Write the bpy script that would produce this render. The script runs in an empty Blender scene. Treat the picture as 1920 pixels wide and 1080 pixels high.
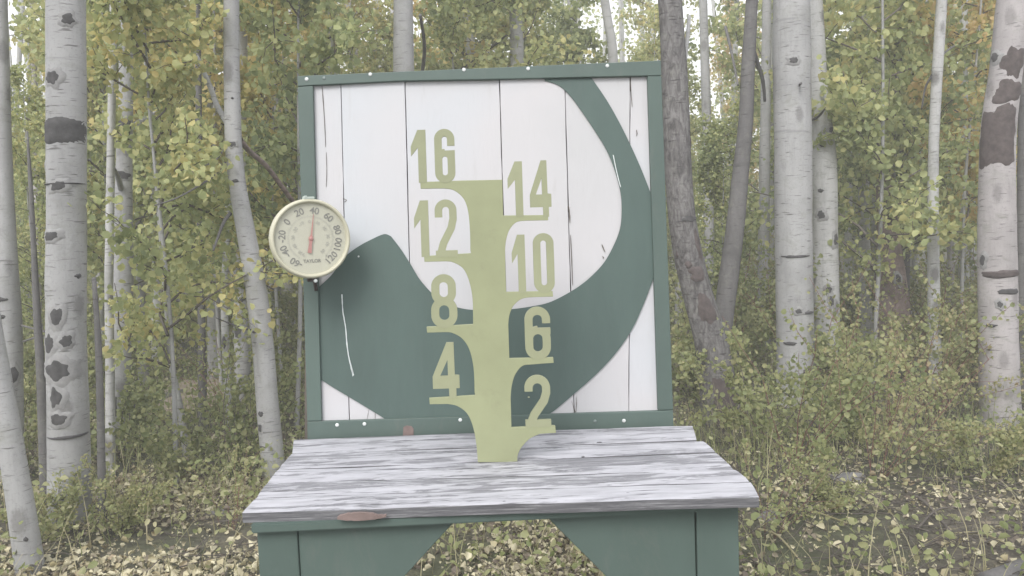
import bpy, bmesh, math, random
import numpy as np
from mathutils import Vector, Matrix, noise

random.seed(7)
SC = bpy.context.scene
COL = SC.collection
R = math.radians

# ------------------------------------------------------------------ camera
CAM_H = 1.2
FPX = 1500.0                      # focal length in pixels of a 1920 wide picture
PITCH, YAW, ROLL = R(4.25), R(1.9), R(2.1)
F0 = Vector((math.sin(YAW) * math.cos(PITCH), math.cos(YAW) * math.cos(PITCH), -math.sin(PITCH)))
R0 = Vector((math.cos(YAW), -math.sin(YAW), 0))
U0 = R0.cross(F0)
RT = (math.cos(ROLL) * R0 - math.sin(ROLL) * U0).normalized()
UP = (math.sin(ROLL) * R0 + math.cos(ROLL) * U0).normalized()
CP = Vector((0, 0, CAM_H))
cam = bpy.data.cameras.new("camera")
cam.sensor_width = 36.0
cam.lens = 36.0 * FPX / 1920.0
cam.clip_start = 0.02
cam.clip_end = 500
cam_o = bpy.data.objects.new("camera", cam)
COL.objects.link(cam_o)
m = Matrix((RT, UP, -F0)).transposed().to_4x4()
m.translation = CP
cam_o.matrix_world = m
SC.camera = cam_o

# ------------------------------------------------------------------ light
world = bpy.data.worlds.new("World")
SC.world = world
world.use_nodes = True
wn, wl = world.node_tree.nodes, world.node_tree.links
wn.clear()
SUN_EL, SUN_AZ = R(42), R(203)      # azimuth clockwise from +y
sky = wn.new('ShaderNodeTexSky')
sky.sky_type = 'NISHITA'
sky.sun_disc = False
sky.sun_elevation = SUN_EL
sky.sun_rotation = SUN_AZ
sky.dust_density = 1.0
hs = wn.new('ShaderNodeHueSaturation')      # overcast: the sky has lost its blue
hs.inputs['Saturation'].default_value = 0.10
bg = wn.new('ShaderNodeBackground')
bg.inputs['Strength'].default_value = 0.15
wo = wn.new('ShaderNodeOutputWorld')
wl.new(sky.outputs[0], hs.inputs['Color'])
mxw = wn.new('ShaderNodeMix')               # an even cloud deck over the clear-sky light
mxw.data_type = 'RGBA'
mxw.inputs[0].default_value = 0.65
mxw.inputs[7].default_value = (6.0, 6.05, 6.3, 1)
wl.new(hs.outputs[0], mxw.inputs[6])
wl.new(mxw.outputs[2], bg.inputs['Color'])
wl.new(bg.outputs[0], wo.inputs['Surface'])

sun = bpy.data.lights.new("sun", 'SUN')
sun.energy = 1.5
sun.angle = R(25)
sun.color = (1.0, 0.97, 0.93)
sun_o = bpy.data.objects.new("sun", sun)
COL.objects.link(sun_o)
sd = Vector((math.sin(SUN_AZ) * math.cos(SUN_EL), math.cos(SUN_AZ) * math.cos(SUN_EL), math.sin(SUN_EL)))
sun_o.rotation_euler = sd.to_track_quat('Z', 'Y').to_euler()

SC.view_settings.view_transform = 'Standard'
SC.view_settings.look = 'None'
SC.view_settings.gamma = 1.0
SC.view_settings.use_curve_mapping = False
SC.view_settings.exposure = 0.86
SC.render.engine = 'CYCLES'
SC.cycles.max_bounces = 8
SC.cycles.diffuse_bounces = 4
SC.cycles.transmission_bounces = 4
SC.cycles.volume_bounces = 2
SC.cycles.use_denoising = True

# ------------------------------------------------------------------ pixel -> world helpers
def ray(px, py):
    return (F0 + RT * ((px - 960) / FPX) + UP * ((540 - py) / FPX)).normalized()

class Plane:
    """a real plane of the scene with its own axes; n points to the viewer's side"""
    def __init__(self, o, n, up=Vector((0, 0, 1))):
        self.o, self.n = Vector(o), Vector(n).normalized()
        self.u = up.cross(self.n).normalized()
        self.v = self.n.cross(self.u).normalized()
    def hit(self, px, py):
        d = ray(px, py)
        return CP + d * ((self.o - CP).dot(self.n) / d.dot(self.n))
    def uv(self, px, py):
        p = self.hit(px, py) - self.o
        return (p.dot(self.u), p.dot(self.v))
    def at(self, u, v, t=0.0):
        return self.o + self.u * u + self.v * v + self.n * t

def depth_plane(y):
    return Plane((0, y, 0), (0, -1, 0))

def project(p):
    d = Vector(p) - CP
    z = d.dot(F0)
    return 960 + FPX * d.dot(RT) / z, 540 - FPX * d.dot(UP) / z

# ------------------------------------------------------------------ object helpers
def tag(o, label=None, cat=None, group=None, kind=None):
    if label: o['label'] = label
    if cat: o['category'] = cat
    if group: o['group'] = group
    if kind: o['kind'] = kind
    return o

def empty(name, loc, label, cat, group=None):
    o = bpy.data.objects.new(name, None)
    o.empty_display_size = 0.1
    COL.objects.link(o)
    o.location = loc
    return tag(o, label, cat, group)

def wpos(o):
    p = Vector(o.location)
    while o.parent:
        o = o.parent
        p = p + Vector(o.location)
    return p

def link(name, me, mat, parent=None, smooth=False):
    """mesh in WORLD coordinates -> object; under a parent it is kept in the parent's (unrotated) frame"""
    o = bpy.data.objects.new(name, me)
    COL.objects.link(o)
    mats = mat if isinstance(mat, (list, tuple)) else [mat]
    if not me.materials:
        for mm in mats:
            me.materials.append(mm)
    if smooth:
        me.polygons.foreach_set('use_smooth', [True] * len(me.polygons))
    if parent is not None:
        o.parent = parent
        me.transform(Matrix.Translation(-wpos(parent)))
    return o

def bm_mesh(bm, name='m'):
    me = bpy.data.meshes.new(name)
    bm.normal_update()
    bm.to_mesh(me)
    bm.free()
    return me

def fast_mesh(name, verts, quads, tris=None, mat_idx=None):
    verts = np.asarray(verts, dtype=np.float32).reshape(-1, 3)
    quads = np.asarray(quads, dtype=np.int32).reshape(-1, 4)
    nt = 0 if tris is None else len(tris)
    me = bpy.data.meshes.new(name)
    me.vertices.add(len(verts))
    me.vertices.foreach_set('co', verts.ravel())
    loops = quads.ravel()
    starts = np.arange(len(quads), dtype=np.int32) * 4
    tot = np.full(len(quads), 4, dtype=np.int32)
    if nt:
        tris = np.asarray(tris, dtype=np.int32).reshape(-1, 3)
        starts = np.concatenate([starts, len(loops) + np.arange(nt, dtype=np.int32) * 3])
        tot = np.concatenate([tot, np.full(nt, 3, dtype=np.int32)])
        loops = np.concatenate([loops, tris.ravel()])
    me.loops.add(len(loops))
    me.loops.foreach_set('vertex_index', loops)
    me.polygons.add(len(starts))
    me.polygons.foreach_set('loop_start', starts)
    if mat_idx is not None:
        me.polygons.foreach_set('material_index', np.asarray(mat_idx, dtype=np.int32))
    me.update(calc_edges=True)
    me.validate()
    return me

def prism(poly, plane, t0, t1, bevel=0.0):
    """poly: list of (u,v) on the plane, simple; solid between offsets t0 (back) and t1 (front)"""
    bm = bmesh.new()
    f = [bm.verts.new(plane.at(u, v, t1)) for u, v in poly]
    b = [bm.verts.new(plane.at(u, v, t0)) for u, v in poly]
    n = len(poly)
    bm.faces.new(f)
    bm.faces.new(b[::-1])
    for i in range(n):
        bm.faces.new((f[i], b[i], b[(i + 1) % n], f[(i + 1) % n]))
    bmesh.ops.recalc_face_normals(bm, faces=bm.faces)
    if bevel:
        es = [e for e in bm.edges if any(v in f for v in e.verts)]
        bmesh.ops.bevel(bm, geom=es, offset=bevel, segments=2, affect='EDGES', profile=0.5)
    return bm_mesh(bm)

def px_poly(plane, pts):
    return [plane.uv(x, y) for x, y in pts]

def fill_loops(loops, plane, t0, t1):
    """filled outline with holes (even-odd) made with a 2D curve"""
    cu = bpy.data.curves.new('c', 'CURVE')
    cu.dimensions = '2D'
    cu.fill_mode = 'BOTH'
    cu.extrude = (t1 - t0) / 2
    for lp in loops:
        s = cu.splines.new('POLY')
        s.points.add(len(lp) - 1)
        for i, (u, v) in enumerate(lp):
            s.points[i].co = (u, v, 0, 1)
        s.use_cyclic_u = True
    ob = bpy.data.objects.new('c', cu)
    COL.objects.link(ob)
    dg = bpy.context.evaluated_depsgraph_get()
    me = bpy.data.meshes.new_from_object(ob.evaluated_get(dg))
    bpy.data.objects.remove(ob)
    bpy.data.curves.remove(cu)
    tm = (t0 + t1) / 2
    M = Matrix((plane.u, plane.v, plane.n)).transposed().to_4x4()
    M.translation = plane.o + plane.n * tm
    me.transform(M)
    me.materials.clear()
    return me

def text_mesh(body, size, M, extr=0.0003, offset=0.0):
    cu = bpy.data.curves.new('t', 'FONT')
    cu.body = body
    cu.size = size
    cu.align_x = 'CENTER'
    cu.align_y = 'CENTER'
    cu.extrude = extr
    cu.offset = offset
    ob = bpy.data.objects.new('t', cu)
    COL.objects.link(ob)
    dg = bpy.context.evaluated_depsgraph_get()
    me = bpy.data.meshes.new_from_object(ob.evaluated_get(dg))
    bpy.data.objects.remove(ob)
    bpy.data.curves.remove(cu)
    me.transform(M)
    me.materials.clear()
    return me

def bez(pts, n=10):
    """Catmull-Rom through pts (open), dense"""
    out = []
    P = [pts[0]] + list(pts) + [pts[-1]]
    for i in range(1, len(P) - 2):
        p0, p1, p2, p3 = [np.array(q, float) for q in P[i - 1:i + 3]]
        for k in range(n):
            t = k / n
            out.append(tuple(0.5 * ((2 * p1) + (-p0 + p2) * t + (2 * p0 - 5 * p1 + 4 * p2 - p3) * t * t + (-p0 + 3 * p1 - 3 * p2 + p3) * t ** 3)))
    out.append(tuple(pts[-1]))
    return out

# ------------------------------------------------------------------ materials
def new_mat(name):
    mt = bpy.data.materials.new(name)
    mt.use_nodes = True
    nt = mt.node_tree
    b = nt.nodes['Principled BSDF']
    return mt, nt, b

def N(nt, kind, **kw):
    n = nt.nodes.new(kind)
    for k, v in kw.items():
        if k in n.inputs.keys():
            n.inputs[k].default_value = v
        else:
            setattr(n, k, v)
    return n

def ramp(nt, fac, stops, interp='LINEAR'):
    r = nt.nodes.new('ShaderNodeValToRGB')
    r.color_ramp.interpolation = interp
    e = r.color_ramp.elements
    while len(e) < len(stops):
        e.new(0.5)
    for i, (p, c) in enumerate(stops):
        e[i].position = p
        e[i].color = (*c, 1) if len(c) == 3 else c
    nt.links.new(fac, r.inputs[0])
    return r.outputs[0]

def coords(nt, scale=(1, 1, 1), loc=(0, 0, 0), per_object=True):
    tc = nt.nodes.new('ShaderNodeTexCoord')
    mp = nt.nodes.new('ShaderNodeMapping')
    mp.inputs['Scale'].default_value = scale
    mp.inputs['Location'].default_value = loc
    nt.links.new(tc.outputs['Object'], mp.inputs['Vector'])
    if not per_object:
        return mp.outputs[0]
    oi = nt.nodes.new('ShaderNodeObjectInfo')
    ad = nt.nodes.new('ShaderNodeVectorMath')
    ad.operation = 'ADD'
    mu = nt.nodes.new('ShaderNodeMath')
    mu.operation = 'MULTIPLY'
    mu.inputs[1].default_value = 37.0
    nt.links.new(oi.outputs['Random'], mu.inputs[0])
    nt.links.new(mp.outputs[0], ad.inputs[0])
    nt.links.new(mu.outputs[0], ad.inputs[1])
    return ad.outputs[0]

def noise_tex(nt, vec, scale, detail=6, rough=0.6, dist=0.0):
    n = N(nt, 'ShaderNodeTexNoise')
    n.inputs['Scale'].default_value = scale
    n.inputs['Detail'].default_value = detail
    n.inputs['Roughness'].default_value = rough
    n.inputs['Distortion'].default_value = dist
    nt.links.new(vec, n.inputs['Vector'])
    return n.outputs['Fac']

def mixc(nt, fac, a, b, mode='MIX'):
    n = nt.nodes.new('ShaderNodeMix')
    n.data_type = 'RGBA'
    n.blend_type = mode
    for s, v in ((0, fac), (6, a), (7, b)):
        if isinstance(v, (int, float)):
            n.inputs[s].default_value = v
        elif isinstance(v, (tuple, list)):
            n.inputs[s].default_value = (*v, 1) if len(v) == 3 else v
        else:
            nt.links.new(v, n.inputs[s])
    return n.outputs[2]

def bump(nt, b, h, strength, dist=0.01):
    n = nt.nodes.new('ShaderNodeBump')
    n.inputs['Strength'].default_value = strength
    n.inputs['Distance'].default_value = dist
    nt.links.new(h, n.inputs['Height'])
    nt.links.new(n.outputs[0], b.inputs['Normal'])

def paint_mat(name, col, var=0.15, rough=0.55, scale=6, dirt=(0.10, 0.09, 0.07), dirt_amt=0.35, grain=(1, 1, 1), bstr=0.15):
    mt, nt, b = new_mat(name)
    v = coords(nt, grain)
    n1 = noise_tex(nt, v, scale, 8, 0.65)
    c = ramp(nt, n1, [(0.3, tuple(x * (1 - var) for x in col)), (0.7, tuple(min(1, x * (1 + var)) for x in col))])
    n2 = noise_tex(nt, v, scale * 2.7, 10, 0.75, 0.4)
    dm = ramp(nt, n2, [(0.56, (0, 0, 0)), (0.78, (dirt_amt,) * 3)])
    c2 = mixc(nt, dm, c, dirt)
    nt.links.new(c2, b.inputs['Base Color'])
    b.inputs['Roughness'].default_value = rough
    n3 = noise_tex(nt, v, scale * 14, 5, 0.6)
    bump(nt, b, n3, bstr, 0.002)
    return mt

def leaf_mat(name, stops, rough=0.55, transl=0.5):
    mt, nt, b = new_mat(name)
    ge = nt.nodes.new('ShaderNodeNewGeometry')
    oi = nt.nodes.new('ShaderNodeObjectInfo')
    tc = nt.nodes.new('ShaderNodeTexCoord')
    nz = noise_tex(nt, tc.outputs['Object'], 0.9, 2, 0.5)
    a = N(nt, 'ShaderNodeMath', operation='MULTIPLY'); a.inputs[1].default_value = 0.50
    nt.links.new(ge.outputs['Random Per Island'], a.inputs[0])
    c = N(nt, 'ShaderNodeMath', operation='MULTIPLY_ADD'); c.inputs[1].default_value = 0.9
    nt.links.new(nz, c.inputs[0]); nt.links.new(a.outputs[0], c.inputs[2])
    d = N(nt, 'ShaderNodeMath', operation='MULTIPLY_ADD'); d.inputs[1].default_value = 0.30
    nt.links.new(oi.outputs['Random'], d.inputs[0]); nt.links.new(c.outputs[0], d.inputs[2])
    e = N(nt, 'ShaderNodeMath', operation='SUBTRACT'); e.inputs[1].default_value = 0.35
    nt.links.new(d.outputs[0], e.inputs[0])
    col = ramp(nt, e.outputs[0], stops)
    nt.links.new(col, b.inputs['Base Color'])
    b.inputs['Roughness'].default_value = rough
    b.inputs['Specular IOR Level'].default_value = 0.5
    tr = nt.nodes.new('ShaderNodeBsdfTranslucent')
    nt.links.new(col, tr.inputs['Color'])
    mx = nt.nodes.new('ShaderNodeMixShader')
    mx.inputs[0].default_value = transl
    out = nt.nodes['Material Output']
    nt.links.new(b.outputs[0], mx.inputs[1]); nt.links.new(tr.outputs[0], mx.inputs[2])
    nt.links.new(mx.outputs[0], out.inputs['Surface'])
    return mt

MAT = {}
MAT['green'] = paint_mat('green_paint', (0.090, 0.128, 0.113), 0.12, 0.55, 5, (0.17, 0.175, 0.16), 0.45, grain=(1, 1, 0.5))
MAT['emblem'] = paint_mat('emblem_paint', (0.078, 0.116, 0.104), 0.13, 0.6, 3.5, (0.125, 0.15, 0.145), 0.35, grain=(2.4, 2.4, 0.6))
MAT['lime'] = paint_mat('lime_paint', (0.31, 0.33, 0.195), 0.10, 0.5, 7, (0.21, 0.215, 0.14), 0.5, bstr=0.06)
MAT['lime_digit'] = paint_mat('lime_digit_paint', (0.305, 0.32, 0.20), 0.08, 0.5, 10, (0.28, 0.28, 0.22), 0.4, bstr=0.06)
MAT['screw'] = paint_mat('bright_screw', (0.66, 0.68, 0.68), 0.1, 0.35, 60)
MAT['screw_green'] = paint_mat('painted_screw', (0.20, 0.24, 0.23), 0.1, 0.4, 60)
MAT['peel'] = paint_mat('bare_primer', (0.66, 0.70, 0.70), 0.08, 0.7, 30)
MAT['rust'] = paint_mat('rusty_wood', (0.20, 0.15, 0.138), 0.3, 0.8, 30)

def plank_paint():
    mt, nt, b = new_mat('white_plank_paint')
    v = coords(nt, (9, 9, 0.9))
    g = noise_tex(nt, v, 9, 9, 0.7, 0.3)
    vb = coords(nt, (1, 1, 1))
    big = noise_tex(nt, vb, 2.2, 3, 0.5)
    c = ramp(nt, big, [(0.3, (0.50, 0.50, 0.51)), (0.5, (0.545, 0.535, 0.55)), (0.72, (0.515, 0.545, 0.58))])
    gm = ramp(nt, g, [(0.28, (0.30,) * 3), (0.42, (0.0,) * 3)])
    c2 = mixc(nt, gm, c, (0.42, 0.41, 0.40))
    st = noise_tex(nt, coords(nt, (30, 30, 1.2)), 6, 4, 0.6)
    sm = ramp(nt, st, [(0.66, (0, 0, 0)), (0.78, (0.22,) * 3)])
    c3 = mixc(nt, sm, c2, (0.45, 0.40, 0.38))
    nt.links.new(c3, b.inputs['Base Color'])
    b.inputs['Roughness'].default_value = 0.6
    bump(nt, b, g, 0.35, 0.0015)
    return mt
MAT['plank'] = plank_paint()

def weathered_top():
    mt, nt, b = new_mat('weathered_painted_wood')
    v = coords(nt, (8.0, 46, 46))
    wood = noise_tex(nt, coords(nt, (2, 60, 60)), 3.5, 8, 0.7, 0.2)
    wc = ramp(nt, wood, [(0.25, (0.11, 0.11, 0.12)), (0.5, (0.24, 0.24, 0.26)), (0.75, (0.38, 0.38, 0.40))])
    pn = noise_tex(nt, v, 2.0, 10, 0.72, 0.5)
    big = noise_tex(nt, coords(nt, (1.2, 13, 13)), 2.2, 3, 0.5)
    ad = N(nt, 'ShaderNodeMath', operation='MULTIPLY_ADD'); ad.inputs[1].default_value = 0.85
    nt.links.new(big, ad.inputs[0]); nt.links.new(pn, ad.inputs[2])
    pm = ramp(nt, ad.outputs[0], [(0.83, (0, 0, 0)), (0.91, (0.92,) * 3)])
    pc = ramp(nt, noise_tex(nt, coords(nt, (3, 14, 14)), 5, 5, 0.6), [(0.3, (0.37, 0.37, 0.40)), (0.7, (0.56, 0.56, 0.60))])
    c = mixc(nt, pm, wc, pc)
    # dark open grain checks
    ck = noise_tex(nt, coords(nt, (4.2, 90, 90)), 3, 3, 0.55)
    cm = ramp(nt, ck, [(0.30, (0.9,) * 3), (0.36, (0, 0, 0))])
    c = mixc(nt, cm, c, (0.07, 0.07, 0.075))
    nt.links.new(c, b.inputs['Base Color'])
    b.inputs['Roughness'].default_value = 0.75
    h = mixc(nt, 0.5, pm, wood)
    bump(nt, b, h, 0.6, 0.003)
    return mt
MAT['top'] = weathered_top()

def edge_wood():
    mt, nt, b = new_mat('grey_end_wood')
    w = noise_tex(nt, coords(nt, (3, 60, 90)), 3, 8, 0.7, 0.3)
    c = ramp(nt, w, [(0.28, (0.05, 0.05, 0.055)), (0.52, (0.15, 0.15, 0.16)), (0.75, (0.36, 0.36, 0.37))])
    nt.links.new(c, b.inputs['Base Color'])
    b.inputs['Roughness'].default_value = 0.8
    bump(nt, b, w, 0.6, 0.003)
    return mt
MAT['edge'] = edge_wood()

def aspen_bark(name, base=(0.40, 0.40, 0.395), dark=(0.11, 0.105, 0.10), knots=0.5, rough_amt=0.0):
    mt, nt, b = new_mat(name)
    v1 = coords(nt, (1, 1, 1))
    soft = noise_tex(nt, v1, 3.5, 4, 0.55)
    c = ramp(nt, soft, [(0.25, tuple(x * 0.76 for x in base)), (0.5, base), (0.75, tuple(min(1, x * 1.12) for x in base))])
    # horizontal lenticel dashes
    vl = coords(nt, (9, 9, 75))
    ln = noise_tex(nt, vl, 1.5, 2, 0.5)
    lm = ramp(nt, ln, [(0.62, (0, 0, 0)), (0.72, (0.8,) * 3)])
    c = mixc(nt, lm, c, dark)
    vs_ = noise_tex(nt, coords(nt, (12, 12, 1.6)), 1.6, 8, 0.7, 0.4)
    sm_ = ramp(nt, vs_, [(0.52, (0, 0, 0)), (0.78, (0.55,) * 3)])
    c = mixc(nt, sm_, c, tuple(x * 0.55 for x in base))
    fl_ = noise_tex(nt, coords(nt, (30, 30, 30)), 3, 8, 0.8)
    fm_ = ramp(nt, fl_, [(0.34, (0.8,) * 3), (0.46, (0, 0, 0))])
    c = mixc(nt, fm_, c, tuple(x * 0.62 for x in base))
    mo_ = noise_tex(nt, coords(nt, (5, 5, 7)), 1.8, 7, 0.72, 0.8)
    mm_ = ramp(nt, mo_, [(0.52, (0, 0, 0)), (0.68, (0.5,) * 3)])
    c = mixc(nt, mm_, c, (0.24, 0.245, 0.21))
    # creases that ring the stem
    vr = coords(nt, (1.5, 1.5, 22))
    rn = noise_tex(nt, vr, 1.2, 4, 0.6, 0.5)
    rm = ramp(nt, rn, [(0.30, (0.55,) * 3), (0.36, (0, 0, 0))])
    c = mixc(nt, rm, c, tuple(x * 0.62 for x in base))
    # knots
    vo = N(nt, 'ShaderNodeTexVoronoi'); vo.feature = 'F1'
    vo.inputs['Scale'].default_value = 1.0
    vo.inputs['Randomness'].default_value = 1.0
    nzv = nt.nodes.new('ShaderNodeTexNoise'); nzv.inputs['Scale'].default_value = 25
    vk = coords(nt, (6.5, 6.5, 3.4))
    nt.links.new(vk, nzv.inputs['Vector'])
    dvec = N(nt, 'ShaderNodeVectorMath', operation='MULTIPLY_ADD')
    nt.links.new(nzv.outputs['Color'], dvec.inputs[0]); dvec.inputs[1].default_value = (0.12,) * 3
    nt.links.new(vk, dvec.inputs[2]); nt.links.new(dvec.outputs[0], vo.inputs['Vector'])
    km = ramp(nt, vo.outputs['Distance'], [(0.13, (knots,) * 3), (0.23, (0, 0, 0))])
    c = mixc(nt, km, c, dark)
    if rough_amt:
        rb = noise_tex(nt, coords(nt, (14, 14, 5)), 2.4, 10, 0.78, 0.9)
        rm2 = ramp(nt, rb, [(0.40, (rough_amt,) * 3), (0.58, (0, 0, 0))])
        c = mixc(nt, rm2, c, dark)
    nt.links.new(c, b.inputs['Base Color'])
    b.inputs['Roughness'].default_value = 0.75
    b.inputs['Specular IOR Level'].default_value = 0.25
    hh = mixc(nt, 0.5, noise_tex(nt, coords(nt, (10, 10, 30)), 3, 8, 0.7), lm)
    bump(nt, b, hh, 0.5 + rough_amt, 0.006)
    return mt
MAT['aspen'] = aspen_bark('aspen_bark', (0.37, 0.37, 0.37))
MAT['aspen_warm'] = aspen_bark('aspen_bark_warm', (0.41, 0.385, 0.385), knots=0.4)
MAT['aspen_far'] = aspen_bark('aspen_bark_far', (0.46, 0.46, 0.455), knots=0.7)
MAT['rough_bark'] = aspen_bark('rough_dark_bark', (0.22, 0.212, 0.208), (0.06, 0.055, 0.055), 0.9, 0.85)
MAT['brown_bark'] = aspen_bark('brown_bark', (0.30, 0.23, 0.21), (0.10, 0.085, 0.08), 0.8, 0.5)
MAT['dark_bark'] = aspen_bark('dark_smooth_bark', (0.155, 0.15, 0.148), (0.06, 0.058, 0.055), 0.3, 0.2)
MAT['scar'] = paint_mat('bark_scar', (0.075, 0.073, 0.073), 0.35, 0.9, 30, (0.05, 0.05, 0.05), 0.7, bstr=0.8)
MAT['rim'] = paint_mat('bark_rim', (0.30, 0.298, 0.295), 0.2, 0.9, 30, (0.16, 0.155, 0.15), 0.7, bstr=0.8)
MAT['scar_brown'] = paint_mat('bark_scar_brown', (0.095, 0.078, 0.074), 0.35, 0.9, 26, (0.05, 0.045, 0.045), 0.7, bstr=0.8)
MAT['twig'] = paint_mat('twig_bark', (0.12, 0.105, 0.09), 0.25, 0.8, 9)
MAT['twig_red'] = paint_mat('red_stem', (0.22, 0.11, 0.09), 0.25, 0.7, 9)
LEAF_STOPS = [(0.08, (0.22, 0.27, 0.13)), (0.32, (0.36, 0.41, 0.19)), (0.54, (0.52, 0.55, 0.26)),
              (0.72, (0.62, 0.60, 0.28)), (0.90, (0.70, 0.58, 0.25)), (1.0, (0.62, 0.44, 0.22))]
MAT['leaf'] = leaf_mat('aspen_leaf', LEAF_STOPS)
MAT['leaf_gold'] = leaf_mat('golden_aspen_leaf', [(0.0, (0.34, 0.35, 0.14)), (0.3, (0.56, 0.52, 0.20)), (0.6, (0.66, 0.55, 0.24)), (0.95, (0.70, 0.50, 0.24))])
MAT['shrub_leaf'] = leaf_mat('shrub_leaf', [(0.1, (0.21, 0.25, 0.115)), (0.4, (0.33, 0.36, 0.165)), (0.65, (0.46, 0.455, 0.23)),
                                            (0.86, (0.50, 0.42, 0.24)), (1.0, (0.42, 0.21, 0.17))])
MAT['litter'] = leaf_mat('fallen_leaf', [(0.08, (0.10, 0.08, 0.065)), (0.32, (0.20, 0.165, 0.125)), (0.46, (0.44, 0.40, 0.27)), (0.60, (0.70, 0.65, 0.46)),
                                         (0.76, (0.44, 0.38, 0.22)), (0.88, (0.30, 0.22, 0.16)), (1.0, (0.66, 0.60, 0.44))], transl=0.12)
MAT['dry_grass'] = leaf_mat('dry_grass', [(0.1, (0.22, 0.22, 0.11)), (0.5, (0.36, 0.33, 0.19)), (0.9, (0.50, 0.44, 0.28))], transl=0.25)
MAT['cover_leaf'] = leaf_mat('ground_cover_leaf', [(0.05, (0.16, 0.21, 0.09)), (0.4, (0.31, 0.35, 0.15)), (0.7, (0.50, 0.50, 0.27)), (1.0, (0.62, 0.54, 0.34))])

def ground_mat():
    mt, nt, b = new_mat('forest_floor')
    v = coords(nt, per_object=False)
    n1 = noise_tex(nt, v, 1.3, 6, 0.6)
    n2 = noise_tex(nt, v, 22, 10, 0.75, 0.5)
    c1 = ramp(nt, n2, [(0.30, (0.07, 0.062, 0.05)), (0.5, (0.15, 0.135, 0.105)), (0.66, (0.27, 0.24, 0.17)), (0.8, (0.38, 0.34, 0.24))])
    c2 = ramp(nt, n2, [(0.30, (0.06, 0.065, 0.04)), (0.55, (0.12, 0.13, 0.075)), (0.8, (0.22, 0.22, 0.12))])
    f = ramp(nt, n1, [(0.42, (0, 0, 0)), (0.58, (1, 1, 1))])
    nt.links.new(mixc(nt, f, c1, c2), b.inputs['Base Color'])
    b.inputs['Roughness'].default_value = 0.95
    bump(nt, b, n2, 0.9, 0.03)
    return mt
MAT['ground'] = ground_mat()
MAT['rock'] = paint_mat('lichen_rock', (0.22, 0.215, 0.22), 0.3, 0.9, 5, (0.12, 0.115, 0.11), 0.6, bstr=0.8)
MAT['soil'] = paint_mat('pale_soil', (0.36, 0.30, 0.25), 0.2, 0.95, 5, (0.20, 0.16, 0.13), 0.6, bstr=0.6)

# ------------------------------------------------------------------ ground
def gz(x, y):
    d = math.hypot(x, y)
    k = min(1.0, max(0.0, (d - 1.2) / 2.0))
    z = k * (0.07 * noise.noise(Vector((x * 0.55, y * 0.55, 1.3))) + 0.02 * noise.noise(Vector((x * 2.3, y * 2.3, 5.1))))
    z += 0.25 * max(0, (d - 9) / 10) ** 1.2 * (0.5 + 0.8 * noise.noise(Vector((x * 0.07, y * 0.07, 8.0))))
    return z

def make_ground():
    n = 150
    s = np.linspace(-1, 1, n)
    ax = np.sign(s) * (np.abs(s) ** 2.2) * 45
    V = [(x, y + 3, gz(x, y + 3)) for y in ax for x in ax]
    i = np.arange((n - 1) * (n - 1))
    r, c = i // (n - 1), i % (n - 1)
    a = r * n + c
    Q = np.stack([a, a + 1, a + n + 1, a + n], 1)
    o = link('ground', fast_mesh('ground', V, Q), MAT['ground'], smooth=True)
    tag(o, 'uneven forest floor of dark soil and old leaves', kind='structure')
make_ground()

def ground_at(px, py):
    """walk the pixel's ray to the ground"""
    d = ray(px, py)
    t = 0.5
    while t < 60:
        p = CP + d * t
        if p.z <= gz(p.x, p.y):
            return p
        t += 0.02
    return CP + d * 60

# ------------------------------------------------------------------ tubes, trunks
def tube(pts, rad, sides=8, cap=True, jitter=0.0, seed=0):
    """returns verts, quads arrays for a tapered tube through pts"""
    pts = [Vector(p) for p in pts]
    n = len(pts)
    V = []
    prev = None
    for i, p in enumerate(pts):
        t = (pts[min(i + 1, n - 1)] - pts[max(i - 1, 0)]).normalized()
        a = Vector((0, 1, 0)) if prev is None else prev
        if abs(t.dot(a)) > 0.95:
            a = Vector((1, 0, 0))
        x = (a - t * a.dot(t)).normalized()
        prev = x
        y = t.cross(x)
        for k in range(sides):
            th = 2 * math.pi * k / sides
            r = rad[i]
            if jitter:
                q = Vector((math.cos(th) * 1.3, math.sin(th) * 1.3, p.z * 3.0 + seed * 7.1))
                r *= 1 + jitter * noise.noise(q) + jitter * 0.5 * noise.noise(q * 3.1)
            V.append(p + (x * math.cos(th) + y * math.sin(th)) * r)
    Q = []
    for i in range(n - 1):
        for k in range(sides):
            a, b = i * sides + k, i * sides + (k + 1) % sides
            Q.append((a, b, b + sides, a + sides))
    T = []
    if cap:
        V.append(pts[-1].copy()); c = len(V) - 1
        for k in range(sides):
            T.append(((n - 1) * sides + k, (n - 1) * sides + (k + 1) % sides, c))
        if cap == 2:
            V.append(pts[0].copy()); c = len(V) - 1
            for k in range(sides):
                T.append(((k + 1) % sides, k, c))
    return V, Q, T

def tube_mesh(*a, **k):
    V, Q, T = tube(*a, **k)
    return fast_mesh('tube', [tuple(v) for v in V], Q, T if T else None)

def join_geo(parts):
    V, Q, T = [], [], []
    for v, q, t in parts:
        o = len(V)
        V += [tuple(x) for x in v]
        Q += [tuple(i + o for i in f) for f in q]
        T += [tuple(i + o for i in f) for f in t]
    return fast_mesh('joined', V, Q, T if T else None)

def resample(pts, n):
    pts = [np.array(p, float) for p in pts]
    d = [0]
    for a, b in zip(pts, pts[1:]):
        d.append(d[-1] + np.linalg.norm(b - a))
    out = []
    for s in np.linspace(0, d[-1], n):
        k = max(0, min(len(d) - 2, int(np.searchsorted(d, s, 'right') - 1)))
        t = (s - d[k]) / max(1e-9, d[k + 1] - d[k])
        out.append(pts[k] * (1 - t) + pts[k + 1] * t)
    return out

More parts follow.
